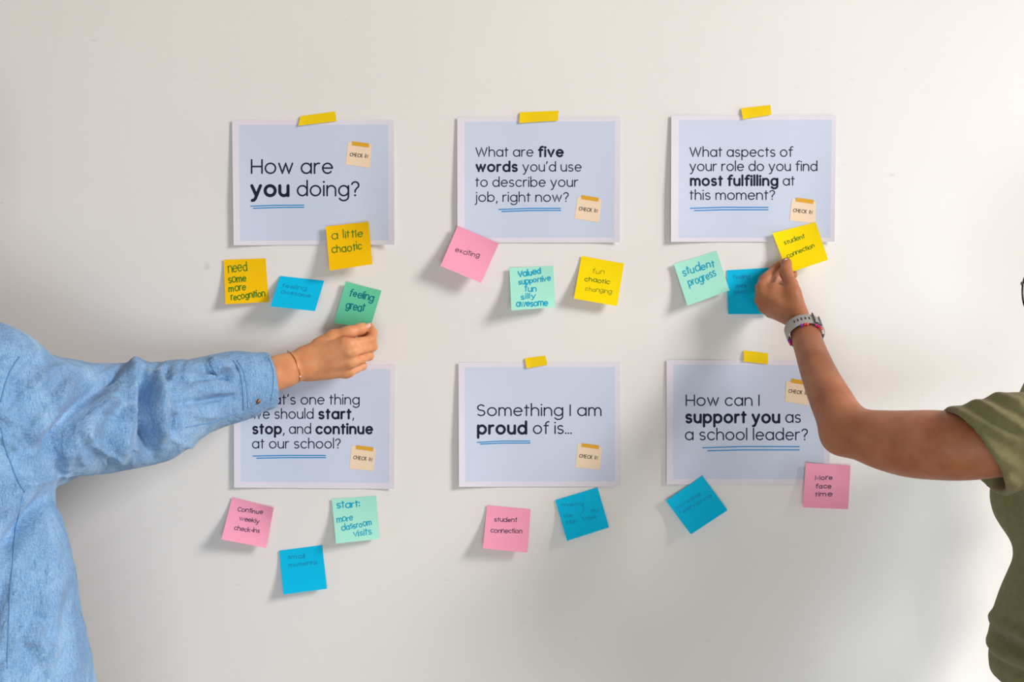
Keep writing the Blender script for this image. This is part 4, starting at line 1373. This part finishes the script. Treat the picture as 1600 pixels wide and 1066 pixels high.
V = folds(V, Q, [
    FB([(1580, 782), (1588, 800), (1600, 818)], .006, -.005), FB([(1586, 790), (1594, 830), (1596, 880)], .008, .004), FB([(1572, 950), (1586, 930), (1598, 880)], .008, .004),
    FB([(1552, 1000), (1570, 1010), (1600, 1014)], .007, -.006), FB([(1550, 1016), (1568, 1022), (1600, 1034)], .008, .006), FB([(1566, 1012), (1562, 1030), (1570, 1046)], .005, -.005),
    FB([(1560, 970), (1580, 990), (1604, 994)], .008, .005),
    FB([(1536, 985), (1552, 992), (1580, 984), (1610, 990)], .007, .007), FB([(1534, 1004), (1550, 1008), (1580, 1004), (1606, 1008)], .005, -.006),
    FB([(1532, 1022), (1552, 1024), (1590, 1030)], .008, .006), FB([(1560, 1036), (1580, 1044), (1606, 1042)], .006, -.004),
    FB([(1572, 860), (1584, 900), (1582, 960)], .007, .004), FB([(1590, 960), (1580, 1000), (1584, 1050)], .007, -.005),
], 1.5)
tee = npmesh('tshirt', V, Q, MAT['tshirt'])
set_parent(tee, person_r)
tag(tee, 'olive green short sleeved t-shirt')
jn = blob('jeans', [Cone(p.a, p.b, p.ra + .014, p.rb + .014, .03) for p in legs(TXX, RY + .02, math.radians(180), .09) if p.a[2] > .3 or p.b[2] > .07] +
          [Cone((TXX, RY + .02, .97), (TXX, RY + .02, .86), .152, .166, .03, ((1, 0, 0), .76))], .009, MAT['jeans'], person_r, 2,
          [Plane((0, 0, .09), (0, 0, -1), (TXX - .4, RY - .4, 0), (TXX + .4, RY + .4, .14))])
for s in (1, -1):
    shoe('shoe', TXX, RY + .02, math.radians(180), s * .088, person_r)

# --- watch with grey strap, seen from the buckle side
wc = P(1257.0, 518, .126)
ax_ = P(1250, 503, .105) - P(1266.5, 548, .162)
ax_ /= np.linalg.norm(ax_)
near = np.array([0, -1, 0]) - ax_ * (np.array([0, -1, 0]) @ ax_)
near /= np.linalg.norm(near)
side = np.cross(ax_, near)
if side[0] > 0:
    side = -side                                           # side points to the photo's left


def ringpt(a, r, h):
    """a: 0 at the camera side, growing to the left; h along the forearm"""
    return wc + near * math.cos(a) * (r * .97) + side * math.sin(a) * (r * 1.10) + ax_ * h


watch = empty('watch', tuple(wc))
set_parent(watch, person_r)
tag(watch, 'watch with a grey silicone strap')


def sub(o, par=None):
    o.parent = par or watch
    o.matrix_parent_inverse = Matrix.Translation(Vector(wc)).inverted() if par is None else Matrix.Identity(4)
    return o


NB = 72
v, f = [], []
prof = [(0, -.0112), (.0018, -.0112), (.0024, -.0098), (.0024, .0098), (.0018, .0112), (0, .0112)]
for i in range(NB):
    a = 2 * math.pi * i / NB
    for dr_, h in prof:
        v.append(ringpt(a, .0258 + dr_, h))
m_ = len(prof)
for i in range(NB):
    for k in range(m_):
        f.append((i * m_ + k, i * m_ + (k + 1) % m_, ((i + 1) % NB) * m_ + (k + 1) % m_, ((i + 1) % NB) * m_ + k))
strap = sub(pydata('strap', v, f, mats=[MAT['silicone']]))
bmq = bmesh.new(); bmq.from_mesh(strap.data); bmesh.ops.recalc_face_normals(bmq, faces=bmq.faces); bmq.to_mesh(strap.data); bmq.free()
for i in range(5):                                         # punched strap holes
    a = .62 - i * .20
    c = ringpt(a, .0258 + .00245, 0)
    nrm = near * math.cos(a) + side * math.sin(a)
    tdir = side * math.cos(a) - near * math.sin(a)
    h = blob('hole', [Cone(c - ax_ * .0022, c + ax_ * .0022, .0011, .0011, 0)], .0005, MAT['dark'], None, 1)
    sub(h, strap)
ab = -.40
bk = [ringpt(ab - .05, .0305, -.0125), ringpt(ab, .0305, -.0125), ringpt(ab, .0305, .0125), ringpt(ab - .05, .0305, .0125)]
sub(tube('buckle', [ringpt(ab, .0300, -.0118), ringpt(ab - .01, .0305, -.004), ringpt(ab - .01, .0305, .004), ringpt(ab, .0300, .0118)], .0014, MAT['steel'], None))
sub(tube('buckle_bar', [ringpt(ab - .05, .0300, -.0115), ringpt(ab - .25, .0300, -.0125), ringpt(ab - .42, .0296, -.012)], .0013, MAT['steel'], None))
sub(tube('strap_keeper', [ringpt(ab - .42 + .0, .0296, -.0105), ringpt(ab - .44, .0298, 0), ringpt(ab - .42, .0296, .0105)], .0013, MAT['silicone'], None))
ca = math.pi * 1.06
wcase = ringpt(ca, .033, 0)
nrm = near * math.cos(ca) + side * math.sin(ca)
td = np.cross(ax_, nrm)
cs = blob('case', [Ell(wcase, (.0055, .019, .018), [nrm, td, ax_], 0)], .002, MAT['dark'], None, 2)
sub(cs)
# --- beaded bracelet below the watch
bwc = P(1259.6, 526.5, .1350)


def bead_ring(a):
    return bwc + near * math.cos(a) * .0268 + side * math.sin(a) * .0272


bb = empty('bead_bracelet', tuple(bwc))
set_parent(bb, person_r)
tag(bb, 'bracelet of pink, red and purple beads')
cord = tube('cord', [bead_ring(2 * math.pi * i / 40) for i in range(40)], .0006, MAT['dark'], None, closed=True, n=6)
cord.parent = bb; cord.matrix_parent_inverse = Matrix.Translation(Vector(bwc)).inverted()
beads = [(.34, 'bead_p'), (.17, 'bead_r'), (.0, 'bead_o'), (-.52, 'bead_m'), (-.69, 'bead_m'), (-.86, 'bead_r'), (-1.03, 'bead_o'), (-1.20, 'bead_w'), (-1.37, 'bead_w'),
         (1.75, 'bead_p'), (1.92, 'bead_m'), (2.09, 'bead_r')]
sphere = None
for a, mk in beads:
    p = bead_ring(a)
    me = bpy.data.meshes.new('bead')
    bmq = bmesh.new()
    bmesh.ops.create_uvsphere(bmq, u_segments=14, v_segments=9, radius=.0024)
    bmq.to_mesh(me); bmq.free()
    o = link('bead', me, mats=[MAT[mk]])
    o.parent = bb
    o.location = tuple(p - bwc)
nail('nail', P(1228.4, 411.0, .0532), P(1228.8, 406, .042) - P(1228, 424, .057), (0.05, -1, .1), .0062, .0068, MAT['nail'], person_r)
